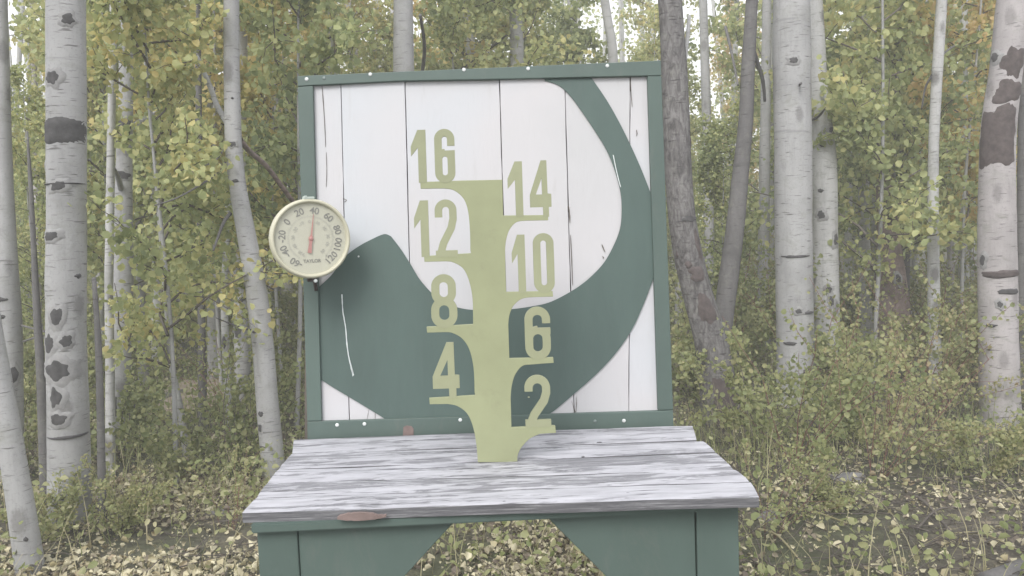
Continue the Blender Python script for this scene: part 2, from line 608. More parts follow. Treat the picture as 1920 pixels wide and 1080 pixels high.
class Trunk:
    """trunk traced as (px, py, width_px) from top to bottom, standing at one distance"""
    def __init__(self, rows, name, label, mat, y=None, group=None, top=5.5, flare=0.12, crown=True, seed=1, cat='tree', jitter=0.05):
        rows = sorted(rows, key=lambda r: r[1])
        if y is None:
            y = ground_at(rows[-1][0], rows[-1][1]).y
        self.y = y
        pl = depth_plane(y)
        ax = []
        for px, py, w in rows:
            p = pl.hit(px, py)
            zc = (p - CP).dot(F0)
            ax.append((p.x, p.z, 0.5 * w * zc / FPX / math.sqrt(1 + ((px - 960) / FPX) ** 2)))
        ax.sort(key=lambda a: a[1])
        # down to the ground
        b = ax[0]
        g = gz(b[0], y) - 0.06
        s0 = (ax[1][0] - ax[0][0]) / max(0.05, ax[1][1] - ax[0][1])
        if b[1] > g:
            ax.insert(0, (b[0] - s0 * (b[1] - g), g, b[2] * (1 + flare)))
        # on above the frame
        t, t1 = ax[-1], ax[-2]
        if top and t[1] < top:
            s = (t[0] - t1[0]) / max(0.05, t[1] - t1[1])
            s = max(-0.15, min(0.15, s))
            h = top - t[1]
            ax.append((t[0] + s * h * 0.5, t[1] + h * 0.5, t[2] * 0.8))
            ax.append((t[0] + s * h * 0.8, top, t[2] * 0.35))
        self.rows = ax
        cur = bez(ax, 6)
        cur = resample(cur, max(14, int((ax[-1][1] - ax[0][1]) / 0.07)))
        pts = [(c[0], y, c[1]) for c in cur]
        rad = [max(0.004, c[2]) for c in cur]
        self.cur = cur
        self.root = empty(name, (pts[0][0], y, gz(pts[0][0], y)), label, cat, group)
        self.trunk = link('trunk', tube_mesh(pts, rad, 20, True, jitter, seed), mat, self.root, True)
        self.seed = seed
    def axis(self, z):
        c = self.cur
        zs = [q[1] for q in c]
        return float(np.interp(z, zs, [q[0] for q in c])), float(np.interp(z, zs, [q[2] for q in c]))
    def scar(self, px, py, wpx, hpx, square=0.0, mat='scar', proud=0.0025, wob=0.22):
        if hpx > 11 and wpx < 60 and mat == 'scar':
            self.patch(px, py, wpx * 1.35 + 3, hpx * 1.28 + 3, square, 'rim', 0.0012, wob, 'bark_rim')
        return self.patch(px, py, wpx, hpx, square, mat, proud, wob)
    def patch(self, px, py, wpx, hpx, square, mat, proud, wob, name='bark_scar'):
        p = depth_plane(self.y).hit(px, py)
        zc = (p - CP).dot(F0)
        ax, r = self.axis(p.z)
        th0 = math.asin(max(-0.98, min(0.98, (p.x - ax) / r)))
        dth = 0.5 * wpx * zc / FPX / r
        if wpx > 1.6 * r * FPX / zc * 1.0:
            dth = min(1.75, 1.4 * dth)
        dz = 0.5 * hpx * zc / FPX
        V, Q, T = [], [], []
        K, L = 40, 4
        for j in range(1, L + 1):
            for k in range(K):
                a = 2 * math.pi * k / K
                cx, cy = math.cos(a), math.sin(a)
                e = 1.0
                if square:
                    e = (1 - square) + square / max(abs(cx), abs(cy))
                q = 1 + wob * noise.noise(Vector((cx * 1.7 + px, cy * 1.7 + py, 0.4))) * 2 + 0.10 * noise.noise(Vector((cx * 7 + px, cy * 7 + py, 3.4)))
                q *= j / L * e
                th = th0 + dth * cx * q
                z = p.z + dz * cy * q
                axz, rz = self.axis(z)
                rr = rz * 1.045 + proud * (1 - (j / L) ** 3) + (0.0 if j < L else -0.004)
                V.append((axz + math.sin(th) * rr, self.y - math.cos(th) * rr, z))
        axz, rz = self.axis(p.z)
        rr = rz * 1.045 + proud
        V.append((axz + math.sin(th0) * rr, self.y - math.cos(th0) * rr, p.z))
        for j in range(L - 1):
            for k in range(K):
                a, b = j * K + k, j * K + (k + 1) % K
                Q.append((a, b, b + K, a + K))
        for k in range(K):
            T.append(((k + 1) % K, k, len(V) - 1))
        return link(name, fast_mesh('scar', V, Q, T), MAT[mat], self.root, True)
    def limb(self, rows, mat, dy=0.0, name='limb'):
        """rows (px,py,w[,dy]) starting at the stem"""
        pts, rad = [], []
        for i, rw in enumerate(rows):
            y = self.y + (rw[3] if len(rw) > 3 else dy * i / (len(rows) - 1))
            p = depth_plane(y).hit(rw[0], rw[1])
            pts.append(tuple(p)); rad.append(0.5 * rw[2] * (p - CP).dot(F0) / FPX)
        c = resample([(*p, r) for p, r in zip(pts, rad)], 4) if len(rows) < 3 else bez([(*p, r) for p, r in zip(pts, rad)], 5)
        return link(name, tube_mesh([q[:3] for q in c], [max(0.002, q[3]) for q in c], 8, True, 0.08, self.seed), mat, self.root, True)

# ------------------------------------------------------------------ leaves
def leaf_cloud(P, S, rng, up_bias=0.0, fold=0.25, simple=False, flat=0.0, name='leaves', elong=1.0):
    """P: (n,3) leaf bases, S: (n,) sizes. Each leaf its own small folded blade."""
    n = len(P)
    P = np.asarray(P, float)
    S = np.asarray(S, float)
    d = rng.normal(size=(n, 3)); d[:, 2] -= up_bias
    d[:, 2] *= (1 - flat)
    d /= np.linalg.norm(d, axis=1)[:, None]
    q = rng.normal(size=(n, 3)); q[:, :2] *= (1 - flat * 0.9)
    w = np.cross(d, q); w /= (np.linalg.norm(w, axis=1)[:, None] + 1e-9)
    nn = np.cross(d, w)
    s = S[:, None]
    W = s * 0.46 / elong
    if simple:
        base, tip = P, P + d * s
        l = P + d * s * 0.45 - w * W
        r = P + d * s * 0.45 + w * W
        V = np.stack([base, r, tip, l], 1).reshape(-1, 3)
        i = np.arange(n)[:, None] * 4
        Qd = i + np.array([[0, 1, 2, 3]])
        return fast_mesh(name, V, Qd)
    fz = nn * s * fold
    base, tip = P, P + d * s * 1.05
    l1 = P + d * s * 0.22 - w * W * 0.9 + fz * 0.6
    l2 = P + d * s * 0.68 - w * W * 0.85 + fz * 0.7
    r1 = P + d * s * 0.22 + w * W * 0.9 + fz * 0.6
    r2 = P + d * s * 0.68 + w * W * 0.85 + fz * 0.7
    V = np.stack([base, r1, r2, tip, l2, l1], 1).reshape(-1, 3)
    i = np.arange(n)[:, None] * 6
    Qd = np.concatenate([i + np.array([[0, 1, 2, 3]]), i + np.array([[0, 3, 4, 5]])], 1).reshape(-1, 4)
    return fast_mesh(name, V, Qd)

def branch_paths(rng, h0, h1, rad, nb, lean=(0, 0)):
    """paths for the side branches and twigs of a young aspen; returns stem path, list of (points, r0)"""
    out = []
    for b in range(nb):
        u = (b + rng.random()) / nb
        z = h0 + (h1 - h0) * u
        a = rng.random() * 2 * math.pi
        L = rad * (1.0 - 0.65 * u ** 1.5) * (0.6 + 0.5 * rng.random())
        p = np.array([lean[0] * z, lean[1] * z, z])
        d = np.array([math.cos(a), math.sin(a), 0.35 + 0.5 * rng.random()])
        pts = [p.copy()]
        steps = 5
        for k in range(steps):
            d = d + rng.normal(size=3) * 0.22
            d[2] += 0.02
            d /= np.linalg.norm(d)
            p = p + d * L / steps
            pts.append(p.copy())
        out.append((pts, 0.004 + 0.006 * L))
        for t in range(3):
            k = rng.integers(1, steps)
            q = pts[k].copy()
            dd = d + rng.normal(size=3) * 0.9
            dd /= np.linalg.norm(dd)
            tp = [q.copy()]
            for _ in range(3):
                dd = dd + rng.normal(size=3) * 0.25
                dd /= np.linalg.norm(dd)
                q = q + dd * L * 0.16
                tp.append(q.copy())
            out.append((tp, 0.0035))
    return out

def leaves_on(rng, paths, n, spread):
    lens = np.array([len(p[0]) for p in paths], float)
    pr = lens / lens.sum()
    idx = rng.choice(len(paths), n, p=pr)
    P = np.zeros((n, 3))
    t = rng.random(n) ** 0.7
    for i in range(n):
        pts = paths[idx[i]][0]
        f = t[i] * (len(pts) - 1)
        k = min(int(f), len(pts) - 2)
        P[i] = pts[k] + (pts[k + 1] - pts[k]) * (f - k)
    P += rng.normal(size=(n, 3)) * spread
    return P

def sapling(seed, h, h0, rad, nb, nl, lsize, trunk_r, mats, simple=False, lean=(0, 0)):
    rng = np.random.default_rng(seed)
    root = bpy.data.objects.new('aspen_sapling', None)
    COL.objects.link(root)
    st = []
    for k in range(12):
        z = h * k / 11
        st.append((lean[0] * z + 0.02 * math.sin(z * 2.1 + seed), lean[1] * z + 0.02 * math.cos(z * 1.7 + seed), z - 0.05 * (k == 0)))
    link('trunk', tube_mesh(st, [trunk_r * (1 - 0.8 * k / 11) for k in range(12)], 8, True), mats[0], root, True)
    paths = branch_paths(rng, h0, h * 0.98, rad, nb, lean)
    br = [tube(p, [r * (1 - 0.75 * i / (len(p) - 1)) for i in range(len(p))], 4, True) for p, r in paths]
    b = link('branch', join_geo(br), mats[1], root, True)
    b['kind'] = 'stuff'
    P = leaves_on(rng, paths, nl, 0.045)
    S = lsize * (0.7 + 0.6 * rng.random(nl))
    cr = link('crown', leaf_cloud(P, S, rng, up_bias=0.6, simple=simple, name='crown'), mats[2], root)
    cr['kind'] = 'stuff'
    return root

def copy_tree(root, loc, rz, s, label, group, cat='tree', name=None, leaf=None):
    r = root.copy()
    COL.objects.link(r)
    if name: r.name = name
    for ch in list(root.children):
        c = ch.copy()
        COL.objects.link(c)
        c.parent = r
    r.location = loc
    r.rotation_euler = (0, 0, rz)
    r.scale = (s, s, s)
    tag(r, label, cat, group)
    return r

# ================================================================== THE BENCH
TOP_Z = CAM_H - 0.338
PT = Plane((0, 0, TOP_Z), (0, 0, 1), Vector((0, 1, 0)))
fl, fr = PT.hit(454, 960), PT.hit(1423, 931)
YF = 0.5 * (fl.y + fr.y)
XL, XR = fl.x, fr.x
bench = empty('display_bench', (0.5 * (XL + XR), YF + 0.18, gz(0, 1.2)),
              'green painted wooden stand with a weathered peeling white plank top', 'stand')

def tplank(rows_front, rows_back, thick, seed, name='plank', mat='top', ends=(0.004, 0.004)):
    """top board between two pixel lines (left,right points) on the table plane, ragged ends"""
    a0, a1 = PT.hit(*rows_front[0]), PT.hit(*rows_front[1])
    b0, b1 = PT.hit(*rows_back[0]), PT.hit(*rows_back[1])
    bm = bmesh.new()
    nx, ny = 44, 4
    rng = random.Random(seed)
    grid = []
    for j in range(ny + 1):
        row = []
        t = j / ny
        for i in range(nx + 1):
            s = i / nx
            p = (a0 * (1 - s) + a1 * s) * (1 - t) + (b0 * (1 - s) + b1 * s) * t
            q = Vector((p.x * 9, p.y * 30, seed * 3.3))
            dz = 0.0012 * noise.noise(q) - 0.0012 * abs(2 * t - 1) ** 6
            dx = 0.0
            if i == 0: dx = ends[0] * noise.noise(Vector((seed, t * 4, 2)))
            if i == nx: dx = ends[1] * noise.noise(Vector((seed, t * 4, 9)))
            dy = 0.0016 * noise.noise(Vector((p.x * 22, seed, j))) if j in (0, ny) else 0
            row.append(Vector((p.x + dx, p.y + dy, p.z + dz)))
        grid.append(row)
    tv = [[bm.verts.new(p) for p in row] for row in grid]
    bv = [[bm.verts.new(p - Vector((0, 0, thick))) for p in row] for row in grid]
    for j in range(ny):
        for i in range(nx):
            bm.faces.new((tv[j][i], tv[j][i + 1], tv[j + 1][i + 1], tv[j + 1][i]))
            bm.faces.new((bv[j][i], bv[j + 1][i], bv[j + 1][i + 1], bv[j][i + 1]))
    for i in range(nx):
        bm.faces.new((tv[0][i], bv[0][i], bv[0][i + 1], tv[0][i + 1]))
        bm.faces.new((tv[ny][i], tv[ny][i + 1], bv[ny][i + 1], bv[ny][i]))
    for j in range(ny):
        bm.faces.new((tv[j][0], tv[j + 1][0], bv[j + 1][0], bv[j][0]))
        bm.faces.new((tv[j][nx], bv[j][nx], bv[j + 1][nx], tv[j + 1][nx]))
    bmesh.ops.recalc_face_normals(bm, faces=bm.faces)
    me = bm_mesh(bm)
    me.materials.append(MAT[mat]); me.materials.append(MAT['edge'])
    for p in me.polygons:
        if abs(p.normal.z) < 0.5:
            p.material_index = 1
    return link(name, me, MAT[mat], bench)

TH = 0.0125
tplank([(454, 960), (1423, 930)], [(480, 932.5), (1407, 902.5)], TH, 1)
tplank([(481, 931.7), (1405, 901.8)], [(500, 905.8), (1378, 880)], TH, 2)
tplank([(501, 905.1), (1376, 879.4)], [(521, 880.3), (1343, 848.3)], TH, 3)
tplank([(522, 879.6), (1341, 846.4)], [(547, 850), (1317, 825.3)], TH, 4)
tplank([(548, 849.4), (1306, 824.5)], [(551, 823), (1298, 796.5)], TH, 5)
# fascia and apron below the top
def box_me(x0, x1, y0, y1, z0, z1, bev=0.0015):
    bm = bmesh.new()
    bmesh.ops.create_cube(bm, size=1)
    for v in bm.verts:
        v.co = Vector((x0 + (v.co.x + .5) * (x1 - x0), y0 + (v.co.y + .5) * (y1 - y0), z0 + (v.co.z + .5) * (z1 - z0)))
    if bev:
        bmesh.ops.bevel(bm, geom=bm.edges[:], offset=bev, segments=2, affect='EDGES')
    return bm_mesh(bm)

zb = TOP_Z - TH - 0.001
apron = link('apron', box_me(XL + 0.012, XR - 0.020, YF + 0.009, YF + 0.0205, zb - 0.012, zb), MAT['green'], bench)
# raw splinter where the front edge has lost its paint
sx0, sx1 = PT.uv(632, 960)[0], PT.uv(722, 960)[0]
spt, spb = [], []
for k in range(19):
    t = k / 18
    spt.append((sx0 + (sx1 - sx0) * t, 0.0012 + 0.0042 * math.sin(math.pi * min(1, t * 1.25)) ** 0.5 * (t < .8) + 0.0012 * noise.noise(Vector((k * .9, 0, 0)))))
    spb.append((sx0 + (sx1 - sx0) * t, -0.0046 + 0.003 * abs(2 * t - 1) ** 2 + 0.0008 * noise.noise(Vector((k * .9, 5, 0)))))
sp = prism(spt + spb[::-1], Plane((0, YF + 0.001, TOP_Z - 0.0075), (0, -1, 0)), -0.003, 0.0016)
link('splinter', sp, MAT['rust'], bench)

PF = Plane((0, YF + 0.024, 0), (0, -1, 0))
GND = -0.02
def fz(px, py): return PF.uv(px, py)
xa = fz(483, 1010)[0]; xb = fz(1385, 1010)[0]
ztop = zb - 0.0125
l_in, r_in = fz(560, 1040)[0], fz(1307, 1040)[0]
# sloping cut of the two front panels
la, lb = fz(864, 966), fz(760, 1080)
ra, rb = fz(1030, 975), fz(1135, 1080)
def ext(a, b, xlim):
    s = (b[1] - a[1]) / (b[0] - a[0])
    return (xlim, a[1] + s * (xlim - a[0]))
le = ext(la, lb, l_in + 0.012)
re_ = ext(ra, rb, r_in - 0.012)
la = (la[0] + (la[1] - ztop) * (lb[0] - la[0]) / (la[1] - lb[1]) if la[1] != ztop else la[0], ztop)
ra = (ra[0] + (ra[1] - ztop) * (rb[0] - ra[0]) / (ra[1] - rb[1]), ztop)
link('front_panel', prism([(l_in + 0.0006, ztop), (l_in + 0.0006, GND), (le[0], GND), le, la], PF, -0.012, -0.0015, 0.001), MAT['green'], bench)
link('front_panel', prism([ra, re_, (re_[0], GND), (r_in - 0.0015, GND), (r_in - 0.0015, ztop)], PF, -0.012, -0.0015, 0.001), MAT['green'], bench)
link('corner_post', prism([(xa, ztop), (xa, GND), (l_in, GND), (l_in, ztop)], PF, -0.03, 0.0015, 0.0015), MAT['green'], bench)
link('corner_post', prism([(r_in, ztop), (r_in, GND), (xb, GND), (xb, ztop)], PF, -0.03, 0.0015, 0.0015), MAT['green'], bench)
YB = PT.hit(551, 823).y
for x0, x1 in ((xa + 0.002, xa + 0.014), (xb - 0.014, xb - 0.002)):
    link('side_panel', box_me(x0, x1, YF + 0.056, YB - 0.045, GND, ztop, 0.001), MAT['green'], bench)
for x0, x1 in ((xa, xa + 0.05), (xb - 0.05, xb)):
    link('corner_post', box_me(x0, x1, YB - 0.043, YB - 0.006, GND, ztop), MAT['green'], bench)
# white crumb of paint on the front edge
def blob(c, r, sc=(1, 1, 1), seed=0, amt=0.3, sub=2, mat='peel', name='paint_flake', parent=None):
    bm = bmesh.new()
    bmesh.ops.create_icosphere(bm, subdivisions=sub, radius=1)
    for v in bm.verts:
        k = 1 + amt * noise.noise(v.co * 1.6 + Vector((seed * 5.1, 0, 0))) + amt * 0.4 * noise.noise(v.co * 4.2 + Vector((seed * 2.1, 3, 0)))
        v.co = Vector((v.co.x * sc[0], v.co.y * sc[1], v.co.z * sc[2])) * k * r + Vector(c)
    return link(name, bm_mesh(bm), MAT[mat], parent, True)
c = PT.hit(1299, 940); c.y = YF - 0.001; c.z = TOP_Z - 0.004
blob(c, 0.0032, (1.7, .8, .9), 3, parent=bench)
for (px, py, w) in ((945, 940, 5), (1124, 829, 8), (1093, 856, 5), (1178, 924, 7)):
    p = PT.hit(px, py)
    blob(p + Vector((0, 0, -0.0004)), 0.0012, (w * 0.45, 1.2, .9), px, mat='edge', name='knot', parent=bench)

# ================================================================== THE SIGN BOARD
YBOARD = YB + 0.012
LEAN = R(3.6)
PB = Plane((0, YBOARD, TOP_Z), (0, -math.cos(LEAN), math.sin(LEAN)), Vector((0, 0, 1)))
bb = PB.hit(925, 800)
sign = empty('sign_board', (bb.x, YBOARD, gz(bb.x, YBOARD)),
             'square white plank sign with green frame and big green hook emblem', 'sign')
# visible corners (px)
TL, TR, BR, BL = (558.5, 143.5), (1238.5, 114.5), (1262, 797), (577, 823)
iTL, iTR, iBR, iBL = (588, 161), (1213, 142), (1233, 769), (604, 789)
# planks: seams as px x at top (y~150) and bottom (y~790)
seams = [(572, 584), (638.5, 654.5), (759, 775), (936.5, 956), (1059, 1077.5), (1182.5, 1180), (1232, 1252)]
lim = None
zlow = PB.uv(900, 850)[1]
for i in range(len(seams) - 1):
    a, b = seams[i], seams[i + 1]
    g = 0.7 if i not in (4,) else 0.7
    y0, y1 = 138, 850
    def xs(s, y): return s[0] + (s[1] - s[0]) * (y - 150) / 640.0
    L = [(xs(a, y) + g, y) for y in np.linspace(y1, y0, 24)]
    Rr = [(xs(b, y) - g, y) for y in np.linspace(y0, y1, 24)]
    tilt = lambda pts: [(x, y - (x - 905) * 0.042 * (850 - y) / 712 - 4 * (850 - y) / 712) for x, y in pts]
    L, Rr = tilt(L), tilt(Rr)
    # ragged arris
    def rag(pts, sd):
        return [(x + 0.8 * noise.noise(Vector((sd * 9.1, y * 0.05, 0))), y) for x, y in pts]
    poly = px_poly(PB, rag(L, i) + rag(Rr, i + 20))
    link('plank', prism(poly, PB, -0.020, -0.0035 + 0.0009 * math.sin(i * 2.4), 0.0008), MAT['plank'], sign)
# backing so the joints read dark, not see-through
link('back_panel', prism(px_poly(PB, [(566, 840), (568, 138), (1233, 122), (1258, 820)]), PB, -0.030, -0.0205), MAT['twig'], sign)
# open cracks in the planks
def crack(pts, w, name='crack', mat='twig', t0=-0.012, t1=-0.0022):
    c = bez(pts, 6)
    L, Rr = [], []
    for i, (x, y) in enumerate(c):
        f = math.sin(math.pi * min(1, (i + 0.4) / len(c))) ** 0.5
        ww = w * f * (0.7 + 0.5 * noise.noise(Vector((x * 0.3, y * 0.2, 3))))
        L.append((x - ww / 2, y)); Rr.append((x + ww / 2, y))
    return link(name, prism(px_poly(PB, L + Rr[::-1]), PB, t0, t1), MAT[mat], sign)
crack([(603, 160), (605, 185), (608, 230), (610, 275)], 1.6)
crack([(611, 285), (612, 320), (611, 350)], 0.9)
crack([(1182, 145), (1184, 175), (1186, 200)], 1.2)
crack([(1194, 243), (1195, 250), (1194, 254)], 2.6)
crack([(1129, 458), (1132, 466), (1135, 473)], 2.8)
crack([(1130, 480), (1132, 483), (1131, 485)], 2.0)
crack([(1072, 752), (1076, 765), (1079, 774)], 1.2)
crack([(1081, 745), (1081, 762), (1080, 774)], 1.2)
crack([(692, 765), (690, 775), (688, 786)], 0.9)
crack([(703, 770), (703, 778), (703, 786)], 1.2)
crack([(1066, 385), (1068, 400), (1069, 418)], 3.0)
crack([(1070, 440), (1072, 480), (1074, 535)], 2.2)
crack([(643, 372), (649, 375), (645, 379)], 3.5)

# emblem: a cut sheet painted green lying on the planks
OUT_R = bez([(1108, 144), (1138, 188), (1165, 236), (1190, 288), (1208, 330), (1224, 372)], 8)
OUT_BR = bez([(1226, 520), (1208, 568), (1185, 618), (1155, 662), (1120, 700), (1082, 734), (1042, 768), (1030, 776)], 8)
OUT_BL = bez([(732, 792), (690, 766), (650, 742), (625, 727), (600, 711)], 8)
IN_L = bez([(594, 541), (622, 515), (645, 483), (672, 462), (700, 447), (716, 440), (724, 439), (733, 443)], 8)
IN_M = bez([(733, 443), (752, 468), (768, 493), (790, 528), (822, 560), (860, 577), (905, 582), (955, 580), (1000, 574), (1035, 565),
            (1078, 542), (1108, 519), (1133, 492), (1152, 458), (1163, 428), (1166, 396), (1164, 362), (1154, 322), (1138, 282),
            (1115, 244), (1092, 210), (1070, 180), (1048, 160), (1022, 151)], 8)
emb = OUT_R + OUT_BR + OUT_BL[0:] + IN_L + IN_M[1:]
# close behind the frame
emb = [(1108, 130)] + OUT_R + [(1232, 400), (1234, 500)] + OUT_BR + [(1020, 800), (735, 806)] + OUT_BL + [(584, 705), (580, 548)] + IN_L + IN_M[1:] + [(1016, 134)]
link('emblem', prism(px_poly(PB, emb), PB, -0.0028, -0.0008), MAT['emblem'], sign)
# strip of bare primer where the paint split along the joint
pp = bez([(641, 552), (643, 585), (648, 615), (651, 650), (656, 680), (660, 697)], 6)
strip = [(x - 0.9 - 0.9 * noise.noise(Vector((y * .1, 0, 0))), y) for x, y in pp] + [(664, 703), (661, 706)] + \
        [(x + 0.9 + 0.9 * noise.noise(Vector((y * .1, 4, 0))), y) for x, y in pp[::-1]]
link('peeled_strip', prism(px_poly(PB, strip), PB, -0.002, 0.0002), MAT['peel'], sign)
pk = bez([(1150, 290), (1155, 315), (1161, 340), (1164, 350)], 5)
link('peeled_strip', prism(px_poly(PB, [(x - 1.0 - 0.6 * noise.noise(Vector((y * .2, 1, 0))), y) for x, y in pk] + [(x + 0.7, y + 1) for x, y in pk[::-1]]), PB, -0.002, 0.0001), MAT['peel'], sign)

# frame rails (steel angle, rails butted)
def rail(pts): return link('frame_rail', prism(px_poly(PB, pts), PB, -0.024, 0.0045, 0.0012), MAT['green'], sign)
top_rail = rail([TL, TR, (1239.3, 143.0), (1213, 143.2), (936, 149.5), (758, 152.5), (588, 161), (559.2, 163)])
bot_rail = rail([(577, 789.5), (604, 789), (920, 779), (1233, 769.5), (1261.2, 768.5), (1263, 830), (577.8, 856)])
lft_rail = rail([(559.2, 164), (587.8, 162), (604, 788.2), (577, 788.8)])
rgt_rail = rail([(1213.2, 144), (1239.4, 143.8), (1261.2, 767.6), (1233.2, 768.6)])
def screw(px, py, parent, r=0.0033, mat='screw'):
    p = PB.hit(px, py) + PB.n * 0.0042
    bm = bmesh.new()
    bmesh.ops.create_uvsphere(bm, u_segments=14, v_segments=8, radius=r)
    for v in list(bm.verts):
        v.co.z = max(v.co.z, -0.0005) * 0.6
    # driver slot: pull a cross of verts in
    for v in bm.verts:
        if v.co.z > r * 0.5: v.co.z -= r * 0.15
    M = Matrix((PB.u, PB.v, PB.n)).transposed().to_4x4(); M.translation = p
    bm.transform(M)
    return link('screw', bm_mesh(bm), MAT[mat], parent, True)
for x, y in ((576, 149.5), (695, 140.5), (870, 132), (990, 130), (1138, 124.5)): screw(x, y, top_rail)
screw(608.5, 147.5, top_rail, 0.003, 'screw_green')
for x, y in ((633, 796), (684, 794), (863, 786.5), (1169, 788)): screw(x, y, bot_rail)
screw(1115, 789, bot_rail, 0.003, 'screw_green')
screw(673, 481, sign, 0.0016)
# posts carrying the board, behind the stand
for px in (640, 1200):
    p = PB.hit(px, 810)
    link('post', box_me(p.x - 0.02, p.x + 0.02, YBOARD + 0.036, YBOARD + 0.075, GND - 0.02, TOP_Z + 0.35), MAT['green'], sign)
# rust stain tab on the lower rail
link('rust_patch', prism(px_poly(PB, [(757, 800), (762, 797), (772, 798), (776, 803), (776, 818), (756, 818)]), PB, 0.004, 0.0058), MAT['rust'], sign)

# ================================================================== THE SNOW STAKE
ps = PT.hit(932, 865)
PS = Plane((0, ps.y, TOP_Z), (0, -1, 0))
stake = empty('snow_stake', (ps.x, ps.y, TOP_Z), 'lime green metal snow stake with numbered arms from 2 to 16', 'measuring stake')
def arc_l(x0, yb, x1, y1):   # from shelf underside at left, curving to the body
    return bez([(x0, yb), (x0 + (x1 - x0) * .45, yb + 3), (x0 + (x1 - x0) * .78, yb + (y1 - yb) * .30), (x0 + (x1 - x0) * .95, yb + (y1 - yb) * .65), (x1, y1)], 6)
body = []
body += [(788, 341.5), (865, 338.5), (942, 337)]
body += [(943.5, 404), (1027, 403), (1028, 413)] + arc_l(985, 414, 947, 470)
body += [(949, 547), (1036, 545.5), (1037, 556)] + arc_l(1000, 557, 953, 608)
body += [(955, 671.5), (1037, 669.5), (1038, 680)] + arc_l(997, 683, 957.5, 745)
body += [(959, 801), (1033, 797), (1041, 798), (1042.5, 811)] + [(1012, 813)] + bez([(1012, 813), (993, 822), (978, 838), (971, 852), (970, 865.5)], 6)
body += [(896, 866)]
body += bez([(896, 866), (893, 832), (887, 800), (876, 775), (858, 761), (840, 757)], 6)[1:]
body += [(806, 757.5), (805, 746), (891, 740.5)]
body += bez([(890, 740), (888, 690), (880, 655), (866, 634), (848, 624), (835, 622.5)], 6)[1:]
body += [(801, 623.5), (800, 612.5), (887, 607.5)]
body += bez([(887, 607), (886, 560), (879, 525), (868, 503), (850, 492), (836, 490)], 6)[1:]
body += [(796, 491), (795, 480), (883, 474.5)]
body += bez([(882, 474), (881, 430), (877, 393), (868, 371), (851, 357), (833, 353.5)], 6)[1:]
body += [(789, 354)]
def dedupe(p, e=0.6):
    o = [p[0]]
    for q in p[1:]:
        if abs(q[0] - o[-1][0]) + abs(q[1] - o[-1][1]) > e: o.append(q)
    return o
ST_T = 0.0045
link('stake_plate', prism(px_poly(PS, dedupe(body)), PS, -ST_T / 2, ST_T / 2, 0.0005), MAT['lime'], stake)

# numerals: signed-distance outlines traced into loops
def seg_d(X, Y, pts, closed=False):
    D = np.full(X.shape, 1e9)
    P = list(pts) + ([pts[0]] if closed else [])
    for (ax, ay), (bx, by) in zip(P, P[1:]):
        dx, dy = bx - ax, by - ay
        t = np.clip(((X - ax) * dx + (Y - ay) * dy) / (dx * dx + dy * dy + 1e-9), 0, 1)
        D = np.minimum(D, np.hypot(X - ax - t * dx, Y - ay - t * dy))
    return D
def poly_sd(X, Y, pts):
    D = seg_d(X, Y, pts, True)
    ins = np.zeros(X.shape, bool)
    n = len(pts)
    for i in range(n):
        (ax, ay), (bx, by) = pts[i], pts[(i + 1) % n]
        if ay == by: continue
        c = ((ay > Y) != (by > Y)) & (X < (bx - ax) * (Y - ay) / (by - ay) + ax)
        ins ^= c
    return np.where(ins, -D, D)
def stadium(x0, y0, x1, y1, rf=1.0, a0=0, a1=360, n=40):
    r = (x1 - x0) / 2 * rf
    w, h = (x1 - x0) / 2, (y1 - y0) / 2
    cx, cy = (x0 + x1) / 2, (y0 + y1) / 2
    o = []
    for k in range(n + 1):
        a = R(a0 + (a1 - a0) * k / n)
        c, s = math.cos(a), math.sin(a)
        o.append((cx + (w - r) * (1 if c > 0 else -1) * (abs(c) > 1e-6) + r * c, cy + (h - r) * (1 if s > 0 else -1) * (abs(s) > 1e-6) + r * s))
    return o
